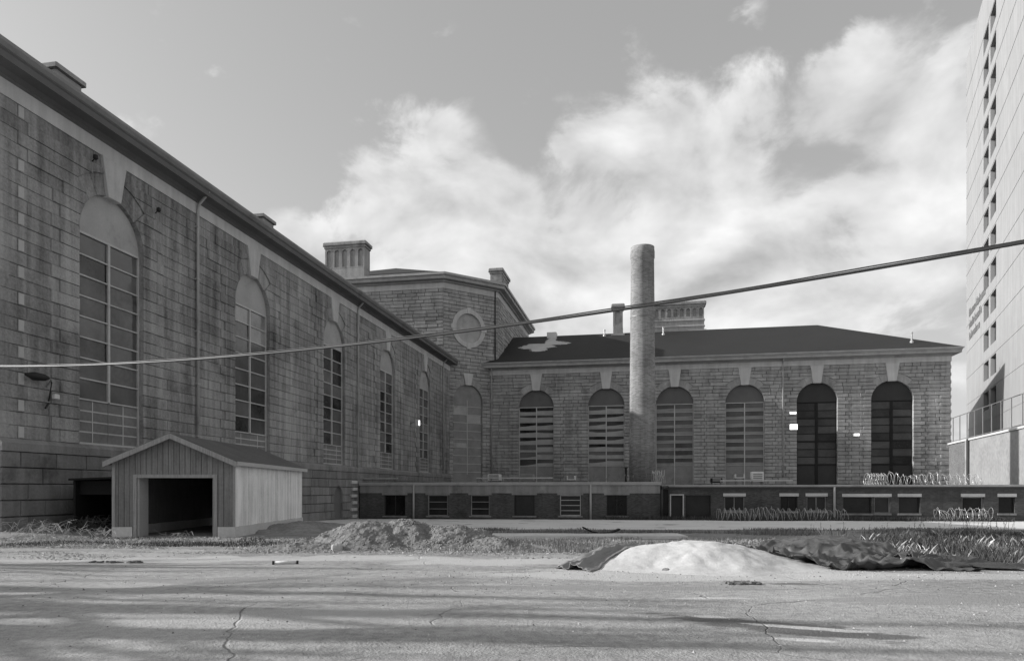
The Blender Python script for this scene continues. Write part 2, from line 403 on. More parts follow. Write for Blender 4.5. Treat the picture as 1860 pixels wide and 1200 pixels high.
# ---------------------------------------------------------------- masonry
def half_at(op, z):
    """half width of an opening at height z (0 = none); arch part uses the outer radius of its voussoirs"""
    if op['kind'] == 'circle':
        q = op['R'] ** 2 - (z - op['zc']) ** 2; return math.sqrt(q) if q > 0 else 0.
    if z <= op['z0'] or z > op['sp'] + op['R']: return 0.
    if z <= op['sp'] + 1e-6: return op['h']
    dz = z - op['sp']; c45 = math.sqrt(.5); r = op['h']
    if dz < r * c45: return math.sqrt(r * r - dz * dz)
    if dz < op['R'] * c45: return dz
    q = op['R'] ** 2 - dz * dz; return math.sqrt(q) if q > 0 else 0.
def masonry(u0, u1, edges, ops, avg, seed, jamb=(1.05, 1.5), depth=.5, chamf=.022, proud=.018, ends=None, dp=.06, rise=.0):
    """list of (distance key, MB) stones filling the wall face between u0 and u1"""
    rnd = random.Random(seed); out = []
    for ci in range(len(edges) - 1):
        z0, z1 = edges[ci], edges[ci + 1]
        zs = [z0 + (z1 - z0) * k / 5 for k in range(6)]
        act = []
        for op in sorted(ops, key=lambda o: o['u']):
            hs = [half_at(op, z + (1e-4 if k == 0 else -1e-4 if k == 5 else 0)) for k, z in enumerate(zs)]
            if max(hs) > 0:
                act.append((op, hs))
        spans = []; cur = [(u0, z) for z in zs]; curmax = u0; curop = None
        for op, hs in act:
            spans.append((cur, curmax, [(op['u'] - h, z) for h, z in zip(hs, zs)], op['u'] - max(hs), curop, op))
            cur = [(op['u'] + h, z) for h, z in zip(hs, zs)]; curmax = op['u'] + max(hs); curop = op
        spans.append((cur, curmax, [(u1, z) for z in zs], u1, curop, None))
        for lc, lm, rc, rm, lo, ro in spans:
            if rm - lm < .02 and max(r[0] - l[0] for l, r in zip(lc, rc)) < .05: continue
            w = (jamb[0], jamb[1])[ci % 2]
            cuts = []
            a, b = lm, rm
            if lo is not None and lo['kind'] != 'circle' and z1 <= lo['sp'] + lo['h'] * .72 and rm - lm > 2 * w + .6: a = lm + w; cuts.append(a)
            if ro is not None and ro['kind'] != 'circle' and z1 <= ro['sp'] + ro['h'] * .72 and rm - lm > 2 * w + .6: b = rm - w; cuts.append(b)
            x = a + avg * (.45 + .75 * rnd.random()) if not ends else a + ends[ci % 2]
            while x < b - avg * .45:
                cuts.append(x); x += avg * (.65 + .75 * rnd.random())
            cuts.sort()
            bounds = [lc] + [[(c, z0), (c, z1)] for c in cuts] + [rc]
            straight = lambda bd: abs(bd[0][0] - bd[-1][0]) < 1e-6 and len(set(round(p[0], 5) for p in bd)) == 1
            for q in range(len(bounds) - 1):
                Lb, Rb = bounds[q], bounds[q + 1]
                if straight(Lb): Lb = [(Lb[0][0], z0), (Lb[0][0], z1)]
                if straight(Rb): Rb = [(Rb[0][0], z0), (Rb[0][0], z1)]
                pts = [Lb[0]] + list(Rb) + list(reversed(Lb[1:]))
                surround = (lo is not None and lo['kind'] != 'circle' and q == 0) or (ro is not None and ro['kind'] != 'circle' and q == len(bounds) - 2)
                mb = MB(); mb.prism([(p[0], p[1]) for p in pts], -proud * rnd.random() - (rise if surround and cuts else 0), depth, chamf, dp + (rise if surround and cuts else 0))
                um = (Lb[0][0] + Rb[0][0]) / 2
                out.append((um, (z0 + z1) / 2, mb))
    return out
def place_stones(stones, parent, m, key, most=295):
    stones = sorted(stones, key=key)
    for s in stones[:most]: s[2].build('stone', m, parent)
    rest = MB()
    for s in stones[most:]: rest.add(s[2])
    if rest.v: tag(rest.build('stonework', m, parent), kind='stuff')
def arc(u, z, r, t0, t1, n):
    return [(u + r * math.cos(t0 + (t1 - t0) * k / n), z + r * math.sin(t0 + (t1 - t0) * k / n)) for k in range(n + 1)]
def voussoirs(parent, u, sp, r, R_, kz, ktop, kw0, kw1, m, depth=.5):
    """ring stones and the tall keystone"""
    n = 2; kt = math.asin(min(.9, kw0 / r))
    for s in (-1, 1):
        for k in range(n):
            e0, e1 = math.pi / 4, math.pi / 2 - kt * .92
            t0 = e0 + (e1 - e0) * k / n; t1 = e0 + (e1 - e0) * (k + 1) / n
            a = arc(u, sp, r, t0, t1, 5); b = arc(u, sp, R_, t0, t1, 5)
            pts = [a[0]] + b + list(reversed(a[1:]))
            if s < 0: pts = [(2 * u - x, z) for x, z in reversed(pts)]
            MB().prism(pts, -.012 * ((k * 7) % 3), depth, .012, .03).build('voussoir', m, parent)
    pts = [(u - kw0, sp + r - .10), (u + kw0, sp + r - .10), (u + kw1, ktop), (u - kw1, ktop)]
    MB().prism(pts, -.16, depth, .02).build('keystone', 'granite_light', parent)
    # small fillers beside the keystone between ring and coursing are covered by its width
def window(parent, u, h, zs, sp, r, style, seed):
    """arched prison window in a reveal: frame part with panes, tympanum and lower panel as sub-parts"""
    rnd = random.Random(seed)
    pan = {'left': ('window_paint', 'glass', 'stucco', 'panel_mid'), 'right': ('window_paint', 'glass_dull', 'stucco_mid', 'board_panel'),
           'dark': ('frame_black', 'glass_smoky', 'stucco_dark', 'stucco_dark'), 'board': ('window_paint', 'panel_pale', 'stucco', 'panel_pale')}[style]
    y = .17 if style == 'left' else .28
    ztop = sp + (.10 if style == 'right' else -.05)
    zlow = zs + ((2.0 if seed == 100 else 1.55) if style == 'left' else 2.8)
    rows = 8
    f = MB()
    fw = .08
    f.box(u - h, u - h + fw, y, y + .14, zs, ztop); f.box(u + h - fw, u + h, y, y + .14, zs, ztop)
    f.box(u - h + fw, u + h - fw, y, y + .14, zs, zs + .1)
    f.box(u - h + fw, u + h - fw, y - .004, y + .14, ztop - .10, ztop)
    mw = .06 if style != 'dark' else .16
    f.box(u - mw, u + mw, y - .02, y + .13, zlow if style == 'left' else zs + .1, ztop - .10)
    dz = (ztop - .1 - zlow) / rows
    for k in range(rows + 1):
        z = zlow + dz * k; bh = .03 if style != 'dark' else (.09 if k % 3 == 0 else .03)
        if k == rows: continue
        f.box(u - h + fw, u - mw, y + .004, y + .12, z - bh, z + bh); f.box(u + mw, u + h - fw, y + .004, y + .12, z - bh, z + bh)
    w = f.build('window', pan[0], parent)
    pw = h - fw - mw; ph = dz - .08
    pm = MB().box(-pw / 2, pw / 2, 0, .02, -ph / 2, ph / 2).mesh('pane', pan[1])
    var = {q: MB().box(-pw / 2, pw / 2, 0, .02, -ph / 2, ph / 2).mesh('pane', q) for q in ('glass_refl_pale', 'glass_refl_mid')}
    alt = MB().box(-pw / 2, pw / 2, 0, .02, -ph / 2, ph / 2).mesh('pane', 'board_panel')
    for k in range(rows):
        for s in (-1, 1):
            tilt = R(rnd.uniform(-1.2, 1.2)); m_ = pm
            yy = y + .07
            if style == 'right' and seed in (201, 202):      # hopper panes standing open at odd angles
                if k > 2 or seed == 202 and k > 1: tilt = R(rnd.uniform(8, 16)); yy = y + .11
            if style == 'left':
                lim = {100: 'ddmmmmdd', 101: 'dddddmpp', 102: 'ddmddmmd', 103: 'dmmddmmm', 104: 'dddmdddm'}[seed][k]  # mid and pale panes have sky reflections painted into the glass colour
                if rnd.random() < .18: lim = rnd.choice('dmp')
                m_ = {'d': pm, 'm': var['glass_refl_mid'], 'p': var['glass_refl_pale']}[lim]
            if style == 'board' and rnd.random() < .4: m_ = alt
            inst('pane', m_, w, (u + s * (mw + pw / 2), yy, zlow + dz * (k + .5)), (tilt, 0, R(rnd.uniform(-.7, .7))))
    if style == 'right':
        k0 = {201: .62, 202: .58, 203: .42, 204: .36}.get(seed, .4)
        for k in range(rows):
            for s in (-1, 1):
                hh = ph * k0 * rnd.uniform(.7, 1.15)
                if seed == 201 and k < 3 and s < 0: hh *= .35
                zb = zlow + dz * k + .05
                c = u + s * (mw + pw / 2); q = rnd.uniform(-.06, .10) if seed < 203 else rnd.uniform(-.03, .03)
                MB().prism([(c - pw / 2 + .01, zb), (c + pw / 2 - .01, zb), (c + pw / 2 - .01, zb + hh + q), (c - .1, zb + hh - abs(q) * .6), (c - pw / 2 + .01, zb + hh - q)], y + .02, y + .035).build('window_shade', 'shade_pale' if seed < 203 else 'board_panel', w)
    # lower boarded panel with thin bars
    lp = MB()
    for s in (-1, 1):
        c = u + s * (mw + pw / 2) if style != 'left' else u + s * (h - fw) / 2
        ww = pw if style != 'left' else h - fw
        lp = MB().box(c - ww / 2 + .01, c + ww / 2 - .01, y + .06, y + .09, zs + .1, zlow - .04)
        if style == 'left':
            nr = 4; bm = MB()
            for q in range(1, nr): zz = zs + .1 + (zlow - zs - .14) * q / nr; bm.box(c - ww / 2 + .02, c + ww / 2 - .02, y + .045, y + .058, zz - .03, zz + .03)
            bm.box(c - .03, c + .03, y + .040, y + .0445, zs + .12, zlow - .05)
            tag(bm.build('lower_glazing_bars', 'window_paint', w), kind='stuff')
        lp.build('lower_panel', pan[3], w)
    t = MB().prism([(u - h + .0, ztop + .003)] + [(u + h, ztop + .003)] + [p for p in arc(u, sp, r, 0.02, math.pi - .02, 20) if p[1] > ztop + .02], y + .02, y + .12)
    t.build('tympanum', pan[2], w)
    return w
def run(parent, name, m, u0, u1, back, prof):
    """straight moulding: profile [(proud, z)...] closed against the wall"""
    mb = MB(); pts = [(-p, z) for p, z in prof]
    n = len(pts)
    for u in (u0, u1): mb.v += [(u, y, z) for y, z in pts]
    for k in range(n): a, b = k, (k + 1) % n; mb.f.append((a, b, b + n, a + n))
    mb.f += [tuple(range(n))[::-1], tuple(range(n, 2 * n))]
    return mb.build(name, m, parent)
def ring_run(parent, name, m, corners, prof):
    """moulding round several corners; corners = [(x, y, dx, dy)] with mitre direction per unit of projection"""
    mb = MB(); n = len(prof); c = len(corners)
    for x, y, dx, dy in corners: mb.v += [(x + dx * p, y + dy * p, z) for p, z in prof]
    for j in range(c - 1):
        for k in range(n):
            a, b = j * n + k, j * n + (k + 1) % n; mb.f.append((a, a + n, b + n, b))
    mb.f += [tuple(range(n)), tuple(range((c - 1) * n, c * n))[::-1]]
    return mb.build(name, m, parent)
def downpipe(parent, u, zb, zt, m, r=.075):
    mb = MB(); mb.tube([(u, -.85, zt + .15), (u, -.80, zt - .15), (u, -.20, zt - .75), (u, -.15, zt - 1.0), (u, -.15, zb)], r, 8)
    o = mb.build('downpipe', m, parent, smooth=True)
    k = MB()
    for z in frange(zb + 1.5, zt - 2, 3.2): k.box(u - .12, u + .12, -.22, 0, z, z + .07)
    tag(k.build('pipe_bracket', m, o), kind='stuff')
    return o
FR = [(-.1, Z_FR), (.07, Z_FR), (.07, Z_FR + .62), (-.1, Z_FR + .62)]
BED = [(-.1, 17.32), (.07, 17.32), (.16, 17.40), (.16, 17.46), (.30, 17.58), (-.1, 17.58)]
COR = [(-.1, 17.58), (.86, 17.58), (.86, 17.84), (.92, 17.90), (.92, 17.95), (-.1, 17.95)]
GUT = [(-.1, 17.95), (.90, 17.95), (1.04, 18.08), (1.06, 18.20), (.98, 18.20), (-.1, 18.20)]
def entablature(parent, corners, bed='cornice', cor='cornice', gut='gutter'):
    ring_run(parent, 'frieze', 'granite_light', corners, FR)
    ring_run(parent, 'bed_moulding', bed, corners, BED)
    ring_run(parent, 'cornice', cor, corners, COR)
    ring_run(parent, 'gutter', gut, corners, GUT)
def hip_roof(parent, x0, x1, w, z0, zr, hip0, hip1):
    """roof over x0..x1 and y -1..w+1, ridge at w/2"""
    o = 1.0; mb = MB()
    a = (x0 - (o if hip0 else 0), -o, z0); b = (x1 + (o if hip1 else 0), -o, z0); c = (b[0], w + o, z0); d = (a[0], w + o, z0)
    r0 = (x0 + (w / 2 if hip0 else 0), w / 2, zr); r1 = (x1 - (w / 2 if hip1 else 0), w / 2, zr)
    mb.v = [a, b, c, d, r0, r1]; mb.f = [(0, 1, 5, 4), (1, 2, 5), (2, 3, 4, 5), (3, 0, 4), (3, 2, 1, 0)]
    return mb.build('roof', 'slate', parent)

# ---------------------------------------------------------------- left wing
LW = thing('granite_wing', 'long dark granite wing with tall arched windows receding along the left', 'building', tuple(A_L), ROT_L)
L0, L1, WID = -1.05, 64.5, 24.0
lw_u = [4.9 + 12.05 * i for i in range(5)]
dzc = (Z_FR - Z_SILL) / 25
edges = [Z_SILL + dzc * k for k in range(26)]
SP_L, RL = edges[18], 2.0
ops = [dict(kind='arch', u=u, h=2.0, z0=Z_SILL, sp=SP_L, R=2.95) for u in lw_u]
st = masonry(L0, L1, edges, ops, 2.0, 11, ends=(.85, 1.3), chamf=.018, dp=.05, proud=.035, rise=.06)
def key_l(s): return s[0] + abs(s[1] - 9) * .15
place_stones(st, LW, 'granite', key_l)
pe = frange(-2.0, 3.1, .60)
st = masonry(L0, L1, pe, [dict(kind='arch', u=29.6, h=.85, z0=-2.1, sp=1.0, R=.86)], 1.7, 12, depth=.5, chamf=.035, proud=.04, jamb=(.5, .8), dp=.1)
pl = bpy.data.objects.new('plinth', None)
pb = MB().box(L0, L1, .35, .5, -2, 3.1); pl = pb.build('plinth', 'granite_plinth', LW)
pl.location = (0, -.14, 0)
place_stones(st, pl, 'granite_plinth', key_l, 180)
run(LW, 'water_table', 'granite_plinth', L0, L1, 0, [(-.4, 3.1), (.20, 3.1), (.20, 3.42), (.03, 3.6), (-.4, 3.6)])
MB().box(L0, L1, .53, WID, -2, 17.3).build('core', 'core', LW)
for i, u in enumerate(lw_u):
    voussoirs(LW, u, SP_L, RL, 2.95, 0, Z_FR - .004, .40, .76, 'granite')
    window(LW, u, 2.0, Z_SILL, SP_L, RL, 'left', 100 + i)
for k, c in enumerate(edges[:-1]):
    if k % 2 == 0: MB().prism([(-.16, c + .04), (.10, c + .04), (.10, c + dzc - .04), (-.16, c + dzc - .04)], -.05, .1, .015).build('quoin', 'granite_pale', LW)
# end wall, square to the long side
ew = masonry(0, WID, [-2 + .6 * k for k in range(31)] + [Z_FR], [], 1.8, 13)
em = MB()
for s in ew: em.add(s[2])
eo = em.build('end_wall', 'granite', LW); eo.location = (L0 + .0, WID, 0); eo.rotation_euler = (0, 0, R(-90)); tag(eo, kind='stuff')
entablature(LW, [(L0, WID, -1, 1), (L0, 0, -1, -1), (L1, 0, 0, -1)], 'cornice_shaded', 'cornice_shaded', 'cornice_mid')
hip_roof(LW, L0, L1, WID, 18.19, 24.2, True, False)
for u in (10.9 + .25, 33.6, 60.4): downpipe(LW, u, 3.0 if u < 30 else 2.3, 17.95, 'gutter')
for u in (5.9, 24.6):
    v = MB().bbox(u - .8, u + .8, 3.2, 4.9, 19.8, 21.55, .05)
    v.bbox(u - .95, u + .95, 3.05, 5.05, 21.55, 21.8, .05); v.build('roof_vent', 'cornice', LW)
for k in range(6):      # rusticated pier edges; the light they catch is put into the pale stone
    z = -.75 + k * .57
    MB().prism([(32.2 - .25 * (k % 2), z), (33.1, z), (33.1, z + .26), (32.2 - .25 * (k % 2), z + .26)], -.30, .1, .02).build('pier_stone', 'granite_light', LW)
# cellar door at the foot of the wing
door = MB().prism([(28.76, -1.2), (30.44, -1.2), (30.44, 1.0)] + arc(29.6, 1.0, .84, 0, math.pi, 10)[1:-1] + [(28.76, 1.0)], .1, .2)
dd = door.build('door', 'stucco_mid', LW); MB().box(29.0, 29.05, .05, .1, -.6, .5).build('handle', 'steel_pale', dd)

# ---------------------------------------------------------------- right wing
D_R = 93.7
O_R = Vector((-.0186 * D_R / (1 - .0186 * .1945), D_R / (1 - .0186 * .1945), 0))      # left end of the visible wall
def u_r(p):
    k = px(p); X = Vector((k * D_R / (1 + .1945 * k), D_R / (1 + .1945 * k), 0)); return (X - O_R).dot(UR)
RW = thing('granite_wing', 'broad granite wing across the back of the yard under a dark slate hip roof', 'building', tuple(O_R), ROT_R)
R0, R1 = -2.5, u_r(1727)
rw_u = [u_r(p) for p in (974, 1101, 1225.5, 1353, 1484, 1620.5)]
dzr = (Z_FR - Z_SILL) / 30
Z_SR = Z_SILL - 4 * dzr
edr = [Z_SR + dzr * k for k in range(35)]
SP_R, RR_, HR = edr[24], 2.3, 2.3
ops = [dict(kind='arch', u=u, h=HR, z0=Z_SR, sp=SP_R, R=3.2) for u in rw_u]
st = masonry(R0, R1, edr, ops, 1.35, 21, jamb=(.9, 1.3), chamf=.04, ends=(.7, 1.1), proud=.05, dp=.09, rise=.05)
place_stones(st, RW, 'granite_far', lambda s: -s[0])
MB().box(R0, R1, .05, .5, -2, Z_SR).build('plinth', 'granite_plinth', RW)
MB().box(R0, R1, .53, WID, -2, 17.3).build('core', 'core', RW)
for i, u in enumerate(rw_u):
    voussoirs(RW, u, SP_R, RR_, 3.2, 0, Z_FR - .004, .46, .78, 'granite_far')
    window(RW, u, HR, Z_SR, SP_R, RR_, 'right' if i < 4 else 'dark', 201 + i)
for k in range(0, 34):      # rusticated corner
    if k % 2 == 0: MB().prism([(R1 - 1.1, edr[k] + .03), (R1 + .06, edr[k] + .03), (R1 + .06, edr[k + 1] - .03), (R1 - 1.1, edr[k + 1] - .03)], -.07, .4, .03).build('quoin', 'granite_far', RW)
ew = masonry(0, WID, [-2 + .62 * k for k in range(30)] + [Z_FR], [], 1.8, 23); em = MB()
for s in ew: em.add(s[2])
eo = em.build('end_wall', 'granite_far', RW); eo.location = (R1, 0, 0); eo.rotation_euler = (0, 0, R(90)); tag(eo, kind='stuff')
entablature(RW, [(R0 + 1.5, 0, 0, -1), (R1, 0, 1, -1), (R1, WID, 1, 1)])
hip_roof(RW, -4.5, R1, WID, 18.19, 24.2, False, True)
for p in (893.5, 1422): downpipe(RW, u_r(p), 3.2, 17.95, 'gutter', .09)
def u_rd(p, y):
    k = px(p); o = O_R + IR * y; return (o.y * k - o.x) / (UR.x - k * UR.y)
def roof_z(y): return 18.19 + (24.2 - 18.19) * (y + 1) / (WID / 2 + 1)
for p, y, h in ((1098, 10.8, .75), (1205, 10.2, .9), (1656, 1.5, 1.1)):
    u = u_rd(p, y); zz = roof_z(y)
    MB().lathe([(.22, zz - .3), (.22, zz + .12), (.11, zz + .2), (.11, zz + h), (.16, zz + h), (.16, zz + h + .12)], 10, u, y).build('vent_pipe', 'steel_pale', RW)
# pale repair patch on the slates and a boxed hatch at the ridge above it
def roof_patch():
    mb = MB(); V = {}
    ctr = (u_rd(985, 6.6), 6.6); n_ = 70
    def vid(i, j):
        if (i, j) not in V:
            x, y = ctr[0] - 4.5 + 9 * i / n_, ctr[1] - 4.2 + 8.4 * j / n_
            V[i, j] = len(mb.v); mb.v.append((x, y, roof_z(y) + .03))
        return V[i, j]
    for i in range(n_):
        for j in range(n_):
            u, v = -4.5 + 9 * (i + .5) / n_, -4.2 + 8.4 * (j + .5) / n_
            d = max(1 - math.hypot((u + .6) / 2.6, (v + .2) / 1.6), 1 - math.hypot((u - 1.8) / 1.9, (v - 1.0) / 1.1), 1 - math.hypot((u + .2) / 1.2, (v + 1.6) / 1.5), 1 - math.hypot((u - .9) / .9, (v - 2.4) / 1.8))
            if d + .35 * fbm(u * .35, v * 1.6, 1.5, 6, 4) > .08: mb.f.append((vid(i, j), vid(i + 1, j), vid(i + 1, j + 1), vid(i, j + 1)))
    tag(mb.build('roof_patch', 'sand', RW), 'ragged white patch on the dark slates')
    MB().bbox(ctr[0] + .1, ctr[0] + 1.5, 10.7, 12.0, 22.6, 24.5, .05).build('roof_hatch', 'white_metal', RW)
roof_patch()

# ---------------------------------------------------------------- arcaded stone chimneys
def arch_plate(mb, u0, u1, z0, z1, arcs, y0, y1):
    """plate with round-headed holes; arcs=[(uc, half, zbot, zspring)]"""
    bays = []; es = [u0] + [(arcs[k][0] + arcs[k + 1][0]) / 2 for k in range(len(arcs) - 1)] + [u1]
    for (uc, h, zb, sp), a, b in zip(arcs, es[:-1], es[1:]):
        mb.box(a, uc - h, y0, y1, z0, z1); mb.box(uc + h, b, y0, y1, z0, z1)
        if zb > z0: mb.box(uc - h, uc + h, y0, y1, z0, zb)
        p = arc(uc, sp, h, math.pi, 0, 8)
        mb.prism([(x, z) for x, z in p] + [(uc + h, z1), (uc - h, z1)], y0, y1)
def stone_chimney(parent, name, cx, cy, rz, L, T, zb, zt, n, fa=.42):
    """block with arcade on both long sides, base and heavy cap; a part with sub-parts"""
    cap = .85
    o = MB().box(-L / 2 + .22, L / 2 - .22, -T / 2 + .22, T / 2 - .22, zb, zt - .1).build(name, 'granite_far', parent)
    o.location = (cx, cy, 0); o.rotation_euler = (0, 0, rz)
    za = zb + (zt - zb) * fa
    MB().bbox(-L / 2 - .02, L / 2 + .02, -T / 2 - .02, T / 2 + .02, zb, za, .06).build('base', 'granite_far', o)
    sp = zt - cap - (L / n) * .42; mb = MB()
    for s in (0, 1):
        q = MB(); ar = [(-L / 2 + L / n * (k + .5), L / n * .30, za + .25, sp - .1) for k in range(n)]
        arch_plate(q, -L / 2, L / 2, za, zt - cap, ar, -T / 2, -T / 2 + .24)
        if s: q.v = [(-x, -y, z) for x, y, z in q.v]
        mb.add(q)
    q = MB().box(-L / 2 + .004, -L / 2 + .24, -T / 2 + .25, T / 2 - .25, za, zt - cap).box(L / 2 - .24, L / 2 - .004, -T / 2 + .25, T / 2 - .25, za, zt - cap); mb.add(q)
    tag(mb.build('arcade', 'granite_far', o), kind='stuff')
    c = MB().bbox(-L / 2 - .12, L / 2 + .12, -T / 2 - .12, T / 2 + .12, zt - cap, zt - cap * .62, .04)
    c.bbox(-L / 2 - .30, L / 2 + .30, -T / 2 - .30, T / 2 + .30, zt - cap * .62, zt - .05, .14); c.build('cap', 'granite_far', o)
    return o
yb = 10.9
UC = u_rd(1232, 13.0)
stone_chimney(RW, 'chimney', UC, 13.0, 0, 7.0, 1.9, 22.2, 28.4, 8, .60)
for z in (24.75, 25.6): MB().box(-3.62, 3.62, -1.08, 1.08, z, z + .14).build('string_course', 'granite_light', [o for o in RW.children if o.name.startswith('chimney')][0])
MB().box(UC - 3.8, UC + 3.8, 11.75, 11.9, 23.6, 24.25).build('flashing', 'gutter', RW)
sc_ = stone_chimney(RW, 'chimney', u_rd(1122.5, 11.8), 11.8, 0, 1.35, 1.35, 22.6, 28.3, 1)
MB().box(-.95, .95, -.95, .95, 22.6, 23.9).build('flashing', 'gutter', sc_)

# ---------------------------------------------------------------- octagonal rotunda between the wings
B_ = Vector((-7.6, 90.05, 0)); DT = Vector((.83, .56, 0)).normalized()
WD, WM = 8.3, 26.0
C_ = B_ + DT * WD
Z_RE = 28.9
ctr = B_ + UR * (-WM / 2) + IR * (WM / 2 + WD * math.sqrt(.5))
ROTU = thing('octagonal_rotunda', 'tall octagonal granite rotunda with round blind window between the two wings', 'building', (ctr.x, ctr.y, 0), ROT_R)
HS = WM / 2 + WD * math.sqrt(.5)
oc = []
for x, y in ((-WM / 2, -HS), (WM / 2, -HS), (HS, -WM / 2), (HS, WM / 2), (WM / 2, HS), (-WM / 2, HS), (-HS, WM / 2), (-HS, -WM / 2)): oc.append((x, y))
def oct_prism(z0, z1, off, name, m, parent):
    k = off * math.tan(R(22.5)); h = HS + off; w = WM / 2 + k; mb = MB()
    P = [(-w, -h), (w, -h), (h, -w), (h, w), (w, h), (-w, h), (-h, w), (-h, -w)]
    mb.v = [(x, y, z0) for x, y in P] + [(x, y, z1) for x, y in P]
    mb.f = [(k_, (k_ + 1) % 8, 8 + (k_ + 1) % 8, 8 + k_) for k_ in range(8)] + [tuple(range(8))[::-1], tuple(range(8, 16))]
    return mb.build(name, m, parent)
oct_prism(-2, Z_RE - .5, -.36, 'core', 'granite_far', ROTU)
def face_stones(p0, p1, z0, z1, n, ops, seed, avg=1.3, m='granite_far', most=280):
    (x0, y0), (x1, y1) = p0, p1; L = math.hypot(x1 - x0, y1 - y0); a = math.atan2(y1 - y0, x1 - x0)
    e = [z0 + (z1 - z0) * k / n for k in range(n + 1)]
    o = MB().box(.4, L - .4, .33, .35, z0, z1).build('wall_face', 'granite_far', ROTU)
    o.location = (x0, y0, 0); o.rotation_euler = (0, 0, a)
    ss = masonry(0, L, e, ops, avg, seed, depth=.35, chamf=.04, proud=.08, ends=(.8, 1.25), jamb=(.7, 1.1), dp=.12)
    return o, ss, L
ZF2 = Z_RE - 1.75
f1, s1, _ = face_stones(oc[0], oc[1], 15.5, ZF2, 26, [], 31)
place_stones(s1, f1, 'granite_far', lambda s: -s[0] - .2 * s[1], 290)
# sunk panel outlined by a stone frame
fr = MB().box(14.2, 25.0 - 4.6, -.09, .1, 22.55, 22.9).box(20.05, 20.4, -.085, .1, 15.5, 22.5); fr.build('panel_frame', 'granite_far', f1)
H_X = (ZF2 - Z_SILL) / 50; N_X = 4; Z_SR = Z_SILL - N_X * H_X; spd = Z_SILL + H_X * 20
opd = [dict(kind='arch', u=3.65, h=2.2, z0=Z_SR, sp=spd, R=3.05), dict(kind='circle', u=3.75, zc=22.5, R=2.5)]
f2, s2, _ = face_stones(oc[1], oc[2], Z_SR, ZF2, 50 + N_X, opd, 32)
place_stones(s2, f2, 'granite_far', lambda s: -s[1], 290)
f2['label'] = 'diagonal rotunda face with round blind window above a boarded arched window'
voussoirs(f2, 3.65, spd, 2.2, 3.05, 0, spd + 3.6, .42, .74, 'granite_far', .34)
def window_sub():      # third level only: frame, panels and bars under the face
    u, h = 3.65, 2.2; y = .26
    MB().prism([(u - h, Z_SR), (u + h, Z_SR), (u + h, spd)] + arc(u, spd, 2.2, 0, math.pi, 18)[1:-1] + [(u - h, spd)], y, y + .06).build('window_board', 'board_panel', f2)
    for k in range(9):
        z = Z_SILL + .3 + k * 1.06; MB().box(u - h + .02, u + h - .02, y - .05, y - .004, z - .035, z + .035).build('glazing_bar', 'window_paint', f2)
    MB().box(u - .05, u + .05, y - .07, y - .051, Z_SILL, spd + .2).build('mullion', 'window_paint', f2)
    rnd = random.Random(4)
    for k in range(8):
        for s in (-1, 1):
            if rnd.random() < .5: continue
            z = Z_SILL + .3 + k * 1.06
            MB().box(u + (s * 1.06) - .98, u + (s * 1.06) + .98, y - .045, y - .006, z + .05, z + .05 + rnd.choice((.5, .94))).build('pane', rnd.choice(('stucco', 'board_panel', 'panel_pale')), f2)
window_sub()
a0 = arc(3.75, 22.5, 2.5, 0, 2 * math.pi, 40)[:-1]; a1 = arc(3.75, 22.5, 1.92, 0, 2 * math.pi, 40)[:-1]
rg = MB()
for k in range(40):
    j = (k + 1) % 40
    for (p, q, r_, s_) in (((a1[k], -.12), (a1[j], -.12), (a0[j], -.12), (a0[k], -.12)), ((a0[k], -.12), (a0[j], -.12), (a0[j], .1), (a0[k], .1)), ((a1[j], -.12), (a1[k], -.12), (a1[k], .3), (a1[j], .3))):
        rg.face([(w_[0][0], w_[1], w_[0][1]) for w_ in (p, q, r_, s_)])
rg.build('oculus_ring', 'granite_light', f2)
MB().prism(a1, .16, .3).build('oculus_panel', 'panel_pale', f2)
for t in range(4):
    k = MB().prism([(-.24, 1.88), (.24, 1.88), (.32, 2.7), (-.32, 2.7)], -.17, .1, .02).build('oculus_keystone', 'granite_light', f2)
    k.location = (3.75, 0, 22.5); k.rotation_euler = (0, R(90 * t), 0)
f3, s3, _ = face_stones(oc[2], oc[3], 15.5, ZF2, 26, [], 33, avg=1.7)
rest = MB()
for s in s3: rest.add(s[2])
tag(rest.build('stonework', 'granite_far', f3), kind='stuff')
MB().box(3.2, 9.5, -.085, .1, 22.55, 22.9).box(3.2, 3.6, -.09, .1, 15.5, 22.5).build('panel_frame', 'granite_far', f3)
for k in range(3, 8):
    p0, p1 = oc[k], oc[(k + 1) % 8]; L = math.hypot(p1[0] - p0[0], p1[1] - p0[1])
    w = MB().box(.3, L - .3, .02, .34, -2, ZF2).build('wall_face', 'granite_far', ROTU); w.location = (p0[0], p0[1], 0); w.rotation_euler = (0, 0, math.atan2(p1[1] - p0[1], p1[0] - p0[0]))
oct_prism(ZF2, ZF2 + .75, .08, 'frieze', 'granite_light', ROTU)
oct_prism(ZF2 + .75, ZF2 + 1.0, .35, 'bed_moulding', 'cornice', ROTU)
oct_prism(ZF2 + 1.0, ZF2 + 1.45, .95, 'cornice', 'cornice', ROTU)
oct_prism(ZF2 + 1.45, Z_RE, 1.15, 'gutter', 'gutter', ROTU)
def oct_roof():
    h = HS + .9; w = WM / 2 + .4; mb = MB()
    P = [(-w, -h), (w, -h), (h, -w), (h, w), (w, h), (-w, h), (-h, w), (-h, -w)]
    mb.v = [(x, y, Z_RE + .003) for x, y in P] + [(0, 0, 36.2)]
    mb.f = [(k, (k + 1) % 8, 8) for k in range(8)]
    mb.build('roof', 'slate', ROTU)
oct_roof()
stone_chimney(ROTU, 'chimney', -.6, -HS + 1.6, 0, 5.5, 1.9, 28.0, 34.2, 5)
stone_chimney(ROTU, 'chimney', HS - 2.2, -.8, R(90), 5.5, 1.7, 28.0, 34.2, 5)
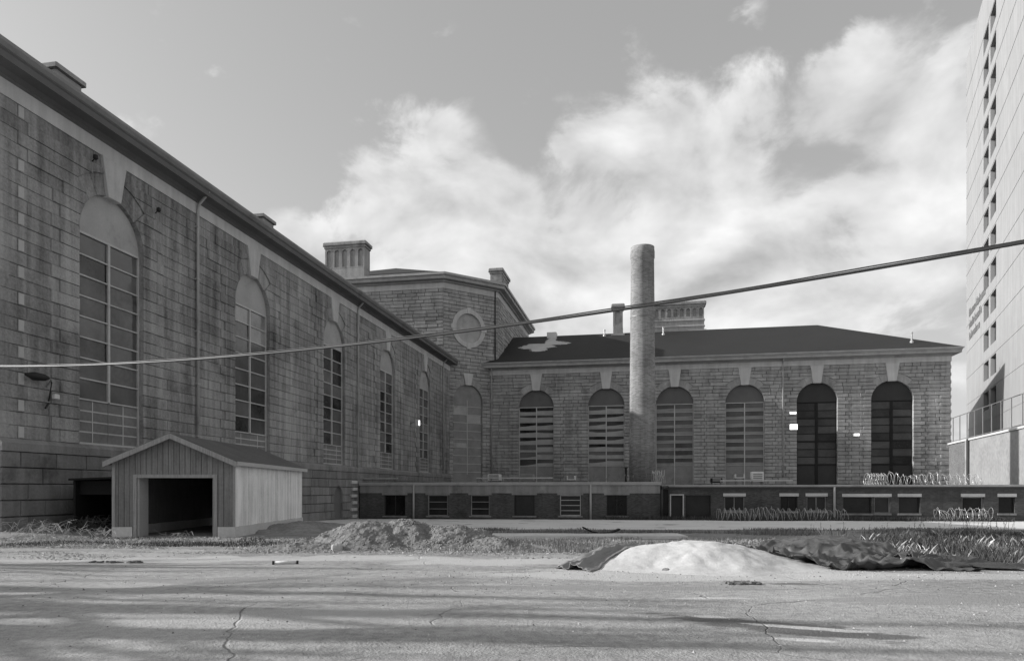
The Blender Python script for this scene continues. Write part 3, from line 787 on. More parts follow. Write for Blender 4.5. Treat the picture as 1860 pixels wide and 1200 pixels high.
dp = MB().tube([(oc[2][0] - .25, oc[2][1] - .45, ZF2 + 1.0), (oc[2][0] - .25, oc[2][1] - .45, 17)], .09, 8).build('downpipe', 'gutter_dark', ROTU, smooth=True)

# ---------------------------------------------------------------- low annex in front
O_A = Vector((-12.5, 61.0, 0))
def u_a(p):
    k = px(p); return (61 * k + 12.5) / (.9816 + .1909 * k)
def z_at(p, y): # height seen at pixel row y on the annex front
    u = u_a(p); d = 61 - .1909 * u; return EYE + (HY - y) * d / F
UM, UE, DEP = u_a(1199), 51.6, 33.4
AN = thing('brick_annex', 'low dark brick annex with flat roof running across the yard', 'building', tuple(O_A), ROT_R)
def wall_open(u0, u1, z0, z1, opn, y0, y1):
    mb = MB(); cur = u0
    for a, b, c, d in sorted(opn):
        if a > cur: mb.box(cur, a, y0, y1, z0, z1)
        if c > z0: mb.box(a, b, y0, y1, z0, c)
        if d < z1: mb.box(a, b, y0, y1, d, z1)
        cur = b
    mb.box(cur, u1, y0, y1, z0, z1); return mb
ZT1, ZT2 = 2.22, 1.98
w1 = [(u_a(a), u_a(b), z_at(a, 936), z_at(a, 898.5)) for a, b in ((698, 736), (777, 813), (855, 889), (934, 971), (1017, 1055), (1102, 1139))]
wall_open(0.2, UM, -2, ZT1 - .9, w1, 0, .3).build('wall', 'brick_dark', AN)
run(AN, 'concrete_band', 'concrete_band', .2, UM, 0, [(-.3, ZT1 - .9), (.05, ZT1 - .9), (.05, ZT1 - .24), (-.3, ZT1 - .24)])
run(AN, 'coping', 'gutter', .2, UM + .1, 0, [(-.3, ZT1 - .24), (.16, ZT1 - .24), (.22, ZT1 - .06), (.22, ZT1), (-.3, ZT1)])
rp = ((1205, 1214, 944, 888), (1217, 1243, 946, 897), (1246, 1292, 946, 899), (1317, 1354, 928, 901), (1420, 1451, 928, 901), (1468, 1504, 928, 901),
      (1535, 1587, 932, 902), (1592, 1621, 932, 902), (1637, 1676, 932, 902), (1753, 1792, 932, 902), (1820, 1850, 932, 902))
w2 = [(u_a(a), u_a(b), z_at(a, c), z_at(a, d)) for a, b, c, d in rp]
wall_open(UM + .02, UE, -2, ZT2 - .2, w2, .5, .8).build('wall', 'brick_dark', AN)
run(AN, 'coping', 'gutter', UM + .15, UE + .2, 0, [(-.8, ZT2 - .16), (-.3, ZT2 - .16), (-.24, ZT2 - .04), (-.24, ZT2), (-.8, ZT2)])
MB().box(UM + .02, UE, .42, .5, ZT2 - .36, ZT2 - .17).build('fascia', 'gutter_dark', AN)
MB().box(UM - .3, UM, .3, DEP, -2, ZT1 - .1).build('side_wall', 'brick_dark', AN)
MB().box(UE - .3, UE, .81, DEP, -2, ZT2 - .3).build('side_wall', 'brick_dark', AN)
MB().box(.2, UM, .31, DEP, ZT1 - .25, ZT1 - .05).build('roof', 'shingle', AN)
MB().box(UM + .01, UE, .81, DEP, ZT2 - .25, ZT2 - .05).build('roof', 'shingle', AN)
MB().box(.3, UE - .4, 2.5, 2.6, -2, ZT2 - .3).build('inner_wall', 'core', AN)
def annex_window(a, b, c, d, y, bars, pane, frame, n):
    f = MB(); t = .07
    f.box(a, a + t, y, y + .1, c, d); f.box(b - t, b, y, y + .1, c, d); f.box(a + t, b - t, y, y + .1, d - t, d); f.box(a + t, b - t, y, y + .1, c, c + t)
    for k in range(1, bars + 1):
        z = c + (d - c) * k / (bars + 1); f.box(a + t, b - t, y - .03, y + .03, z - .025, z + .025)
    if n: f.box((a + b) / 2 - .03, (a + b) / 2 + .03, y + .031, y + .09, c + t, d - t)
    o = f.build('window', frame, AN); MB().box(a + t, b - t, y + .1, y + .13, c + t, d - t).build('pane', pane, o)
    return o
for k, (a, b, c, d) in enumerate(w1):
    if k == 3: annex_window(a, b, c, d, .14, 0, 'glass_dark', 'window_paint_dark', 0)
    elif k in (0, 5): annex_window(a, b, c, d, .16, 0, 'glass_dark', 'window_paint_dark', 2)
    else: annex_window(a, b, c, d, .10, 2 if k != 4 else 3, 'glass_dark', 'board_panel' if k != 4 else 'window_paint', 0)
    MB().box(a - .15, b + .15, -.06, .2, c - .12, c - .003).build('sill', 'concrete_band', AN)
    MB().box(a - .2, b + .2, -.03, .2, d + .003, d + .22).build('lintel', 'concrete_band', AN)
for k, (a, b, c, d) in enumerate(w2):
    if k == 1:
        dr = MB(); dr.box(a, a + .10, .40, .55, c, d).box(b - .10, b, .40, .55, c, d).box(a + .1, b - .1, .40, .55, d - .1, d)
        o = dr.build('door_frame', 'window_paint', AN); MB().box(a + .1, b - .1, .6, .66, c, d - .1).build('door', 'window_paint_dark', o); continue
    if k in (0, 2): MB().box(a, b, .9, .95, c, d).build('pane', 'glass_dark', AN); continue
    annex_window(a, b, c, d, .62, 0, 'glass_dark', 'board_panel' if k % 2 else 'window_paint_dark', k in (3, 4, 5))
    MB().box(a - .09, b + .09, .43, .7, d + .003, d + .24).build('lintel', 'concrete', AN)
    MB().box(a - .08, b + .08, .42, .7, c - .14, c - .003).build('sill', 'concrete_band', AN)
for p, z in ((752, ZT1 - .2), (1073, ZT1 - .2)):
    u = u_a(p); MB().tube([(u, -.12, -1.0), (u, -.12, z)], .085, 8).build('downpipe', 'gutter', AN, smooth=True)
u = u_a(1518); MB().tube([(u, .36, -1.0), (u, .36, ZT2 - .1)], .085, 8).build('downpipe', 'gutter', AN, smooth=True)
u = UM + .12; MB().tube([(u, -.06, -1.0), (u, -.06, 1.55), (u + .1, .0, 1.75), (u + .5, .25, 1.85)], .1, 8).build('downpipe', 'gutter_dark', AN, smooth=True)
def on_annex(p, y): # world point on annex roof at pixel column p and local depth y
    k = px(p); o = O_A + IR * y; uu = (o.y * k - o.x) / (UR.x - k * UR.y); return o + UR * uu
def box_thing(name, p, y, w, d, h, z, label, cat, m, group=None, legs=.25):
    P = on_annex(p, y); t = thing(name, label, cat, (P.x, P.y, z), ROT_R, group)
    MB().bbox(-w / 2, w / 2, -d / 2, d / 2, legs, h, .04).build('housing', m, t)
    g = MB()
    for k in range(4): g.box(-w / 2 + .12, w / 2 - .12, -d / 2 - .025, -d / 2 - .003, legs + .1 + k * (h - legs) / 5, legs + .16 + k * (h - legs) / 5)
    tag(g.build('grille', 'steel', t), kind='stuff')
    for sx in (-1, 1):
        for sy in (-1, 1): MB().box(sx * (w / 2 - .1) - .04, sx * (w / 2 - .1) + .04, sy * (d / 2 - .1) - .04, sy * (d / 2 - .1) + .04, 0, legs + .02).build('leg', 'steel', t)
    return t
zr1, zr2 = ZT1 - .05, ZT2 - .05
box_thing('roof_unit', 898.5, 3.5, 1.1, .8, .78, zr1, 'pale roof unit near the inner corner, leftmost on the annex roof', 'roof unit', 'white_metal', 'roof units')
box_thing('roof_unit', 958.5, 5, 1.15, .8, .80, zr1, 'grey roof unit on the annex roof below the first window of the back wing', 'roof unit', 'board_panel', 'roof units')
box_thing('roof_unit', 1038, 2.6, .75, .6, .60, zr1, 'small white roof unit on the annex roof left of the brick stack', 'roof unit', 'white_metal', 'roof units')
box_thing('roof_unit', 1343, 4, .8, .7, .95, zr2, 'small white roof unit on legs beside the taller open one', 'roof unit', 'white_metal', 'roof units', .62)
box_thing('roof_unit', 1375, 4, .95, .8, 1.15, zr2, 'taller white roof unit with dark opening on the right annex roof', 'roof unit', 'white_metal', 'roof units', .35)
box_thing('roof_unit', 1301, 3.2, .9, .8, .62, zr2, 'low black roof unit right of the wire coil on the annex roof', 'roof unit', 'black_felt', 'roof units')
def rack(p0, p1, y, z, h, label):
    a, b = on_annex(p0, y), on_annex(p1, y); L = (b - a).length
    t = thing('pipe_rack', label, 'pipe rack', (a.x, a.y, z), ROT_R, 'pipe racks on the annex roof')
    MB().box(0, L, -.1, .1, h, h + .10).build('rail', 'steel_pale', t)
    for k in range(int(L / 1.2) + 1): MB().box(k * 1.2 + .02, k * 1.2 + .12, -.06, .06, 0, h + .02).build('leg', 'steel', t)
rack(866, 1004, 2.0, zr1, .38, 'long low pipe rack along the left annex roof edge')
rack(1308, 1440, 2.0, zr2, .36, 'long low pipe rack along the right annex roof edge')
rack(652, 722, 1.2, zr1, .36, 'short pipe rack on the annex roof in the corner beside the left wing')

# brick smokestack
P = on_annex(1167, 6.5)
STK = thing('brick_smokestack', 'tall round brick smokestack rising from the annex roof', 'smokestack', (P.x, P.y, ZT1 - .3))
sh = MB().lathe([(1.16, 0), (1.14, 4), (1.08, 12), (1.01, 20.0), (1.06, 20.1), (1.06, 20.65), (1.03, 20.8), (1.03, 21.05)], 48)
sh.build('shaft', 'brick_stack', STK, smooth=True)
for z in (7.2, 14.8): MB().lathe([(1.125 - z * .0045, z), (1.14 - z * .0045, z + .02), (1.14 - z * .0045, z + .12), (1.125 - z * .0045, z + .14)], 40).build('iron_band', 'steel', STK)
P2 = on_annex(1137, 3.0)
pt = thing('post', 'thin black post standing on the annex roof left of the smokestack', 'post', (P2.x, P2.y, zr1))
MB().tube([(0, 0, 0), (0, 0, 1.25)], .1, 8).build('shaft', 'rubber', pt); MB().box(-.16, .16, -.16, .16, 1.25, 1.32).build('cap', 'rubber', pt)

# ---------------------------------------------------------------- razor wire
def razor(label, p0, p1, yloc, z, rad, turns, seed, sag=.1, ground=False, group='razor wire coils', thick=.013, m='steel_pale'):
    rnd = random.Random(seed)
    a, b = on_annex(p0, yloc), on_annex(p1, yloc); d = b - a; L = d.length; d.normalize(); n = Vector((-d.y, d.x, 0))
    pts = []; N_ = int(turns * 14)
    for k in range(N_ + 1):
        t = k / N_; s = t * L; th = t * turns * 2 * math.pi
        r = rad * (1 + .12 * rnd.uniform(-1, 1) + .35 * mnoise.noise(Vector((s * .7, seed, 0)))); lean = .35 * mnoise.noise(Vector((s * .9, seed + 9, 2)))
        c = a + d * s
        zb = gz(c.x, c.y) if ground else z
        pts.append((c.x + n.x * r * math.cos(th) + d.x * (lean * math.sin(th) + .18 * math.cos(th * .5)), c.y + n.y * r * math.cos(th) + d.y * lean * math.sin(th), zb + r * .98 + r * math.sin(th) * (1 - sag * rnd.random())))
    t = thing('razor_wire_coil', label, 'razor wire', (a.x, a.y, pts[0][2] - rad), 0, group)
    o0 = Vector((a.x, a.y, pts[0][2] - rad))
    mb = MB().tube([Vector(p) - o0 for p in pts], thick, 4); mb.build('wire', m, t)
    bb = MB()
    for k in range(2, N_, 2):
        p = Vector(pts[k]) - o0; q = Vector((rnd.uniform(-1, 1), rnd.uniform(-1, 1), rnd.uniform(-1, 1))).normalized() * .07
        bb.face([p - q, p + q.cross(d) * .3, p + q])
    tag(bb.build('barbs', m, t), kind='stuff')
razor('bright coil of razor wire stretched along the right end of the annex roof', 1600, 1782, 1.2, zr2, .42, 30, 1, thick=.017)
razor('tight bundle of razor wire at the start of the bright roof coil', 1574, 1606, 1.0, zr2, .46, 15, 2, thick=.017)
razor('round loose bundle of razor wire beside the smokestack foot', 1186, 1206, 1.0, zr1 - .1, .50, 11, 3, thick=.017)
razor('sparse razor wire strand on the annex roof left of the smokestack', 1050, 1180, 1.5, zr1, .35, 11, 4, thick=.014, m='steel')
razor('faint razor wire on the annex roof in the corner by the left wing', 662, 800, 1.6, zr1, .38, 9, 5, thick=.012, m='steel')
razor('razor wire lying on the ground in front of the annex windows', 1302, 1420, -1.3, 0, .50, 24, 6, ground=True, thick=.013)
razor('looser razor wire continuing on the ground to the white downpipe', 1420, 1540, -1.2, 0, .46, 20, 7, ground=True, thick=.012)
razor('razor wire on the ground by the annex at the right edge', 1700, 1800, -1.2, 0, .48, 17, 8, ground=True, thick=.012)

# ---------------------------------------------------------------- garden-shed style garage
SH = thing('wooden_shed', 'weathered wooden garage shed with open doorway in front of the left wing', 'shed', (-14.5, 26.4, 0), R(.6))
SW, SL, SB, SE, SPK = 4.5, 9.2, .22, 2.62, 3.58
gs = -.16
def top_at(x): return SE + (SPK - SE) * (1 - abs(x - SW / 2) / (SW / 2))
D0, D1, DT_ = .88, 3.72, 2.04
nb = 22
for k in range(nb):
    a, b = SW * k / nb + .006, SW * (k + 1) / nb - .006
    def brd(x0, x1, z0):
        mid = [(SW / 2, SPK)] if x0 < SW / 2 < x1 else []
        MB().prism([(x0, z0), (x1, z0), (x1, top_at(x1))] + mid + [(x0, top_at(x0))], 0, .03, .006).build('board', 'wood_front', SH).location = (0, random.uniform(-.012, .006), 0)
    if b <= D0 + .05 or a >= D1 - .05: brd(a, b, SB)
    else: brd(a, b, DT_)
nb = 44
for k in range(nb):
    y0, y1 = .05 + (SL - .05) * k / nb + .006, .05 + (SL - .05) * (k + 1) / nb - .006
    o = MB().prism([(y0, SB), (y1, SB), (y1, SE), (y0, SE)], 0, .03, .006).build('board', 'wood_side_lit', SH); o.location = (SW + random.uniform(-.006, .014), 0, random.uniform(-.02, .01)); o.rotation_euler = (0, 0, R(90))
    # the prism is laid out along x, turned to face +x
MB().box(.02, .05, .04, SL, SB, SE).build('side_wall', 'wood_front', SH)
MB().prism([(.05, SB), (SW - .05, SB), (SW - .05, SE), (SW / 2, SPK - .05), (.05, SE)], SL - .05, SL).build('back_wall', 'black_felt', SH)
MB().box(SW - .06, SW - .04, .06, SL - .06, SB, SE).build('lining', 'wood_front', SH)
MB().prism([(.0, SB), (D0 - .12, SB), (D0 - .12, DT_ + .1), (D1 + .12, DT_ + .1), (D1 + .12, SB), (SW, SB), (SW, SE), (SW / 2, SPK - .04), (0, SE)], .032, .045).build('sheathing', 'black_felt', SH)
for x0, x1 in ((D0 - .13, D0), (D1, D1 + .13)): MB().box(x0, x1, -.03, -.002, gs - .1, DT_ + .13).build('door_trim', 'wood_trim', SH)
MB().box(D0, D1, -.03, -.002, DT_, DT_ + .13).build('door_trim', 'wood_trim', SH)
MB().box(D0 - .02, D0 + .06, .05, .75, gs - .1, DT_).build('door_jamb', 'wood_pale', SH)  # reflected light on the left jamb put into a paler wood
MB().box(D1 - .06, D1 + .02, .05, .5, gs - .1, DT_).build('door_jamb', 'wood_trim', SH)
for x in (0, SW): MB().box(x - .05 if x else -.03, x + .03 if x else .08, -.035, -.003, SB, SE - .03).build('corner_trim', 'wood_trim', SH)
fd = MB(); fd.box(-.03, D0 - .16, -.04, .3, -.6, SB - .003); fd.box(D1 + .16, SW + .04, -.04, .3, -.6, SB - .003); fd.box(SW - .2, SW + .045, .3, SL, -.6, SB - .003); fd.box(-.035, .2, .3, SL, -.6, SB - .003)
fd.build('foundation', 'concrete', SH)
MB().box(.2, SW - .2, .3, SL, -.6, gs + .02).build('floor', 'soil', SH)
for s in (-1, 1):
    sl = (SPK - SE) / (SW / 2); ov = .20; e = SW / 2 + s * (SW / 2 + ov); ze = SE - ov * sl; th = .09
    pts = [(SW / 2, SPK + .02), (e, ze + .02), (e, ze + .02 + th), (SW / 2, SPK + .02 + th)]
    st_ = 16; top = []
    for k in range(st_):       # courses of shingles
        for f_, up in ((k / st_, .022), ((k + 1) / st_ - .002, 0.)):
            top.append((e + (SW / 2 - e) * f_, ze + (SPK - ze) * f_ + .02 + th + up))
    pts = [(SW / 2, SPK + .02), (e, ze + .02)] + top
    if s > 0: pts = [(SW / 2, SPK + .02), (e, ze + .02)] + top
    if s < 0: pts = pts[::-1]
    r_ = MB().prism(pts, -.32, SL + .2).build('roof_slope', 'shingle', SH)
    q = [(SW / 2, SPK - .10), (e, ze - .10), (e, ze + .09), (SW / 2, SPK + .09)]
    if s < 0: q = q[::-1]
    MB().prism(q, -.36, -.322).build('rake_board', 'wood_trim', r_)
    MB().box(e - .02 if s < 0 else e + .002, e - .002 if s < 0 else e + .02, -.30, SL + .2, ze - .04, ze + .11).build('fascia', 'wood_pale', r_)

# dark lean-to between shed and wing
LT = thing('lean_to', 'black open lean-to shelter between the wing and the shed', 'shelter', (-17.55, 29.0, .0), R(4))
MB().box(.0, .08, 0, 4.0, -.3, 2.0).build('side_wall', 'black_felt', LT); MB().box(.08, 2.7, 3.9, 4.0, -.3, 2.2).build('back_wall', 'black_felt', LT)
MB().box(2.62, 2.7, 0.1, 3.9, -.3, 2.0).build('side_wall', 'black_felt', LT)
rf = MB().prism([(-.15, 1.98), (2.85, 2.10), (2.85, 2.18), (-.15, 2.06)], -.1, 4.1); rf.build('roof', 'black_felt', LT)
MB().box(.09, 2.61, .30, .36, 1.4, 1.97).build('front_board', 'black_felt', LT)
# brush heap
def brush(name, cx, cy, rx, ry, h, n, m, label, seed, cat='brush', thick=.014):
    rnd = random.Random(seed); mb = MB()
    for k in range(n):
        a = rnd.uniform(0, 6.28); x = cx + rx * rnd.gauss(0, .45); y = cy + ry * rnd.gauss(0, .45); z = gz(x, y)
        l = rnd.uniform(.4, 1.2) * h; dx, dy = math.cos(a), math.sin(a)
        mb.tube([(x, y, z + rnd.uniform(0, .3) * h), (x + dx * l * .4, y + dy * l * .4, z + l * rnd.uniform(.4, .8)), (x + dx * l * .9, y + dy * l * .9, z + l * rnd.uniform(.2, .8))], [thick, thick * .8, thick * .4], 3, False)
    return tag(mb.build(name, m), label, cat, kind='stuff')
brush('brush_heap', -16.4, 28.2, .9, .5, .8, 160, 'weed', 'dark tangle of dead brush heaped before the lean-to', 51, 'brush', .010)
brush('dry_weeds', -16.9, 26.3, 1.5, .7, .7, 90, 'straw', 'pale dry weed stalks in front of the left wing', 52, 'weeds', .008)
brush('dry_weeds', -14.6, 25.8, .6, .4, .6, 26, 'straw', 'pale dry weed stalks at the left corner of the shed', 53, 'weeds', .011)
brush('dry_weeds', -11.9, 25.9, .7, .2, .4, 16, 'straw', 'thin dry weeds in the shed doorway', 54, 'weeds', .008)

# ---------------------------------------------------------------- heaps, tarpaulins
def mound(name, m, cx, cy, rx, ry, h, label, cat, rough, seed, pw=1.0, res=.10, rot=0.):
    mb = MB(); nx, ny = int(2.6 * rx / res), int(2.6 * ry / res); idx = {}
    for j in range(ny + 1):
        for i in range(nx + 1):
            u, v = -1.3 + 2.6 * i / nx, -1.3 + 2.6 * j / ny
            x, y = cx + u * rx, cy + v * ry
            e = math.sqrt(u * u + v * v) * (1 + .22 * fbm(u * 1.2 + seed, v * 1.2, 1, seed, 3))
            t = max(0., 1 - e * e) ** pw
            z = h * t
            if t > 0: z += rough * (fbm(x, y, 1.1, seed, 5)) * min(1, t * 3) + rough * .5 * abs(nzz(x, y, 5.5, seed)) * min(1, t * 4)
            else: z = -.08
            idx[i, j] = len(mb.v); mb.v.append((x, y, gz(x, y) + z))
    for j in range(ny):
        for i in range(nx):
            q = (idx[i, j], idx[i + 1, j], idx[i + 1, j + 1], idx[i, j + 1])
            if all(mb.v[k][2] - gz(mb.v[k][0], mb.v[k][1]) < -.05 for k in q): continue
            mb.f.append(q)
    return tag(mb.build(name, m, smooth=True), label, cat), mb
def sand_h(x, y):
    u, v = (x - 4.15) / 2.75, (y - 15.2) / 1.9
    e = math.sqrt(u * u + v * v) * (1 + .16 * fbm(u * 1.3, v * 1.3, 1, 4, 3))
    h = .48 * sst(1.06, .12, e) ** .9
    if h > .01: h += min(1, h * 8) * (.035 * fbm(x, y, 1.3, 6, 4) + .03 * max(0, .25 - abs(nzz(x, y, 2.2, 17))) * -2)
    return h
mb_s = MB(); idx = {}; nx, ny = 130, 90
for j in range(ny + 1):
    for i in range(nx + 1):
        x, y = 1.1 + 6.2 * i / nx, 13.0 + 4.2 * j / ny; h = sand_h(x, y)
        mb_s.v.append((x, y, gz(x, y) + (h + .012 * fbm(x, y, 5, 6, 3) * min(1, h * 6) if h > .004 else -.03)))
for j in range(ny):
    for i in range(nx):
        a = j * (nx + 1) + i; mb_s.f.append((a, a + 1, a + nx + 2, a + nx + 1))
tag(mb_s.build('sand_heap', 'sand', smooth=True), 'broad heap of pale sand in the right foreground', 'sand heap')
def dirt_h(x, y):
    h = 0.
    for cx, cy, rx, ry, hh in ((-3.9, 20.6, 2.3, 1.75, .74), (-2.9, 20.9, 1.9, 1.5, .80), (-1.5, 20.5, 1.7, 1.4, .62), (-.2, 19.6, 1.3, .8, .30), (-5.4, 19.6, 1.3, .9, .22), (-.9, 21.5, 1.2, .9, .5)):
        u, v = (x - cx) / rx, (y - cy) / ry; e = math.sqrt(u * u + v * v) * (1 + .25 * fbm(x, y, .9, cx, 3))
        h = max(h, hh * sst(1.1, .05, e) ** .85)
    if h > .01:
        k = min(1, h * 5); rid = 1 - 2.2 * abs(nzz(x + y * .3, y, 1.5, 5))
        h += k * (.07 * fbm(x, y, 1.8, 5, 5) + .05 * rid - .04 + .032 * fbm(x, y, 6, 3, 3))
    return max(h, 0.)
mb_d = MB(); nx, ny = 150, 90
for j in range(ny + 1):
    for i in range(nx + 1):
        x, y = -7.2 + 8.8 * i / nx, 18.2 + 4.8 * j / ny; h = dirt_h(x, y)
        mb_d.v.append((x, y, gz(x, y) + (h if h > .01 else -.03)))
for j in range(ny):
    for i in range(nx): a = j * (nx + 1) + i; mb_d.f.append((a, a + 1, a + nx + 2, a + nx + 1))
tag(mb_d.build('dirt_heap', 'dirt', smooth=False), 'long rough heap of broken earth in front of the annex', 'earth heap')
mound('dirt_heap', 'soil', -9.0, 31.0, 1.8, 2.6, .18, 'low dark earth bank behind the corner of the shed', 'earth heap', .12, 19, .8)
# clods on and around the heaps
def clods(name, m, spots, n, seed, label, smin, smax):
    rnd = random.Random(seed); mb = MB()
    for k in range(n):
        cx, cy, rx, ry, hf_ = rnd.choice(spots)
        u, v = rnd.uniform(-1, 1), rnd.uniform(-1, 1); x, y = cx + u * rx, cy + v * ry
        z = gz(x, y) + hf_(x, y); s = rnd.uniform(smin, smax)
        i = len(mb.v); q = [rnd.uniform(.6, 1.2) for _ in range(6)]
        mb.v += [(x - s * q[0], y, z), (x + s * q[1], y, z), (x, y - s * q[2], z), (x, y + s * q[3], z), (x, y, z + s * q[4] * .8), (x, y, z - s)]
        mb.f += [(i, i + 2, i + 4), (i + 2, i + 1, i + 4), (i + 1, i + 3, i + 4), (i + 3, i, i + 4), (i + 2, i, i + 5), (i + 1, i + 2, i + 5), (i + 3, i + 1, i + 5), (i, i + 3, i + 5)]
    tag(mb.build(name, m), label, 'clods', kind='stuff')
clods('grit', 'asphalt_patch', [(0, 10.5, 10, 4, lambda x, y: 0), (-6, 14, 8, 4, lambda x, y: 0), (3, 12.6, 6, 1.2, lambda x, y: 0)], 1500, 63, 'dark grit and crumbs of tar scattered on the asphalt', .006, .028)
def mh(cx, cy, rx, ry, h, p):
    return lambda x, y: h * max(0., 1 - ((x - cx) / rx) ** 2 - ((y - cy) / ry) ** 2) ** p
clods('clods', 'dirt', [(-3.3, 20.4, 2.6, 1.7, dirt_h), (-1.2, 20.2, 2.0, 1.6, dirt_h), (-2.5, 18.7, 4.5, .8, dirt_h)], 1500, 61, 'loose clods of earth on and around the earth heap', .015, .05)
clods('gravel', 'sand_spill', [(-3, 18.4, 9, 1.2, lambda x, y: 0), (-9, 20.5, 6, 2, lambda x, y: 0), (4, 13.4, 4, .9, lambda x, y: 0), (9, 14, 3, 1, lambda x, y: 0), (0, 10, 9, 5, lambda x, y: 0), (0, 12, 10, 4.5, lambda x, y: 0)], 2600, 62, 'scattered gravel and crumbs on the yard', .008, .03)
# tarpaulins
def tarp(name, m, label, fx, nu, nv, thick=.012):
    mb = MB()
    for j in range(nv + 1):
        for i in range(nu + 1): mb.v.append(fx(i / nu, j / nv))
    for j in range(nv):
        for i in range(nu): a = j * (nu + 1) + i; mb.f.append((a, a + 1, a + nu + 2, a + nu + 1))
    o = mb.build(name, m, smooth=True); sm = o.modifiers.new('thick', 'SOLIDIFY'); sm.thickness = thick
    return tag(o, label, 'tarpaulin', 'tarpaulins over the heaps')
def fold(s, t, f, o): # sharp crease pattern
    return abs(math.sin((t * f + .6 * mnoise.noise(Vector((s * 2, t * 2, o)))) * math.pi)) ** .7
def t_left(u, v):
    # runs from the back of the heap down the left flank
    ax, ay, bx, by = 4.4, 17.15, 1.35, 13.95
    mid = Vector((2.35, 15.9)); p = Vector((ax, ay)) * (1 - u) ** 2 + mid * 2 * u * (1 - u) + Vector((bx, by)) * u * u
    wdt = .28 + .34 * u + .10 * mnoise.noise(Vector((u * 6, v * 2, 3)))
    d = Vector((.72, -.69)); q = p + d * (v - .5) * wdt * 1.5 + Vector((.05, .05)) * mnoise.noise(Vector((u * 9, v * 9, 1)))
    rd = 1 - 2.4 * abs(mnoise.noise(Vector((u * 1.7, v * 2.6 + .5 * mnoise.noise(Vector((u * 4, v * 2, 8))), 7)))); r2 = 1 - 2.4 * abs(mnoise.noise(Vector((u * 5 + v * 2, v * 4.5 - u * 2, 17))))
    z = gz(q.x, q.y) + max(0, sand_h(q.x, q.y)) + .015 + (.13 * max(0, rd) + .10 * max(0, r2)) * (.35 + .65 * u) * math.sin(math.pi * min(1, max(0, v * .92 + .04))) + .02 * mnoise.noise(Vector((u * 18, v * 9, 2)))
    return (q.x, q.y, z)
tarp('tarpaulin', 'tarp_pale', 'crumpled pale tarpaulin strip folded along the left flank of the sand heap', t_left, 90, 36)
def hump(x, y): return .43 * max(0., 1 - ((x - 7.9) / 1.55) ** 2 - ((y - 17.4) / 1.7) ** 2) ** .8
def t_right(u, v):
    x = 5.75 + 3.6 * u + .18 * fbm(u * 3, v * 3, 1, 3); y = 13.95 + 4.6 * v + .25 * fbm(u * 2.4, v * 2, 1, 12) * (1 - v) + .5 * (1 - u) * (1 - v) * 0
    y = max(y, 13.9 + 1.4 * max(0, (.3 - u)) * 2)
    base = max(hump(x, y), max(0, sand_h(x, y)))
    cre = abs(nzz(x * .55 + y * .5, y * 1.5 - x * .5, 1.15, 5)); cre2 = abs(nzz(x + y, y - x, 1.3, 15))
    cre3 = abs(nzz(x * 1.2 - y * .8, y * 2.6 + x * .4, 1.6, 35)); cre4 = abs(nzz(x * 2 + y, y * 2 - x, 2.4, 45))
    fl_ = 1 - .75 * sst(.12, .34, base)
    z = gz(x, y) + .02 + base + fl_ * (.13 * max(0, 1 - cre * 4) + .09 * max(0, 1 - cre2 * 4.4)) + .05 * max(0, 1 - cre3 * 5) * (.35 + .65 * fl_) + .018 * max(0, 1 - cre4 * 4) + .03 * fbm(x, y, 1.2, 55, 3)
    return (x, y, max(z, gz(x, y) + .012 + max(0, sand_h(x, y))))
tarp('tarpaulin', 'tarp', 'large dark tarpaulin draped over the hump right of the sand heap', t_right, 150, 150)
def t_tail(u, v):
    x = 8.6 + 1.9 * u; y = 14.25 + (1.5 - .9 * u) * v + .15 * fbm(u * 3, v * 2, 1, 22) - .1 * u
    cre = abs(nzz(x * .7, y * 2.2, 1.6, 25))
    z = gz(x, y) + .03 + .30 * max(0, 1 - cre * 2.4) * (1 - .5 * u) * (.35 + .65 * math.sin(math.pi * v))
    return (x, y, z)
tarp('tarpaulin', 'tarp', 'crumpled dark tail of tarpaulin trailing to the right of the hump', t_tail, 60, 40)

# ---------------------------------------------------------------- grass, straw, weeds
def blades(name, m, label, n, seed, area, hmin, hmax, w, dens=None, lean=.6):
    rnd = random.Random(seed); mb = MB(); c = 0; tries = 0
    while c < n and tries < n * 12:
        tries += 1
        x, y = area(rnd)
        if dens and dens(x, y) < rnd.random(): continue
        c += 1
        z = gz(x, y); h = rnd.uniform(hmin, hmax); a = rnd.uniform(0, 6.28); dx, dy = math.cos(a), math.sin(a); l = h * lean * rnd.random()
        i = len(mb.v); wx, wy = -dy * w, dx * w
        mb.v += [(x - wx, y - wy, z - .01), (x + wx, y + wy, z - .01), (x + dx * l * .5 + wx * .6, y + dy * l * .5 + wy * .6, z + h * .6), (x + dx * l, y + dy * l, z + h * (1 - .3 * lean * rnd.random()))]
        mb.f += [(i, i + 1, i + 2), (i, i + 2, i + 3)]
    return tag(mb.build(name, m), label, 'grass', kind='stuff')
def in_rect(x0, x1, y0, y1): return lambda r: (r.uniform(x0, x1), r.uniform(y0, y1))
patchy = lambda s, o, b: (lambda x, y: max(0., min(1., b + 1.6 * fbm(x, y, s, o, 3))))
blades('grass', 'grass', 'short rough grass between the heaps and the kerb', 18000, 71, in_rect(-1.5, 9.5, 18.0, 24.8), .03, .15, .007, patchy(.45, 1, .2))
blades('dry_grass', 'straw', 'dead pale grass mixed into the rough grass by the kerb', 5000, 77, in_rect(-2, 10, 17.4, 25.0), .02, .12, .009, patchy(.4, 41, .15), 1.2)
blades('grass', 'grass', 'grass strip along the near edge of the service road', 11000, 72, in_rect(-3, 24, 27.6, 34.2), .05, .20, .016, lambda x, y: max(0., min(1., -.1 + 2.0 * fbm(x * .5, y, .6, 4, 4))))
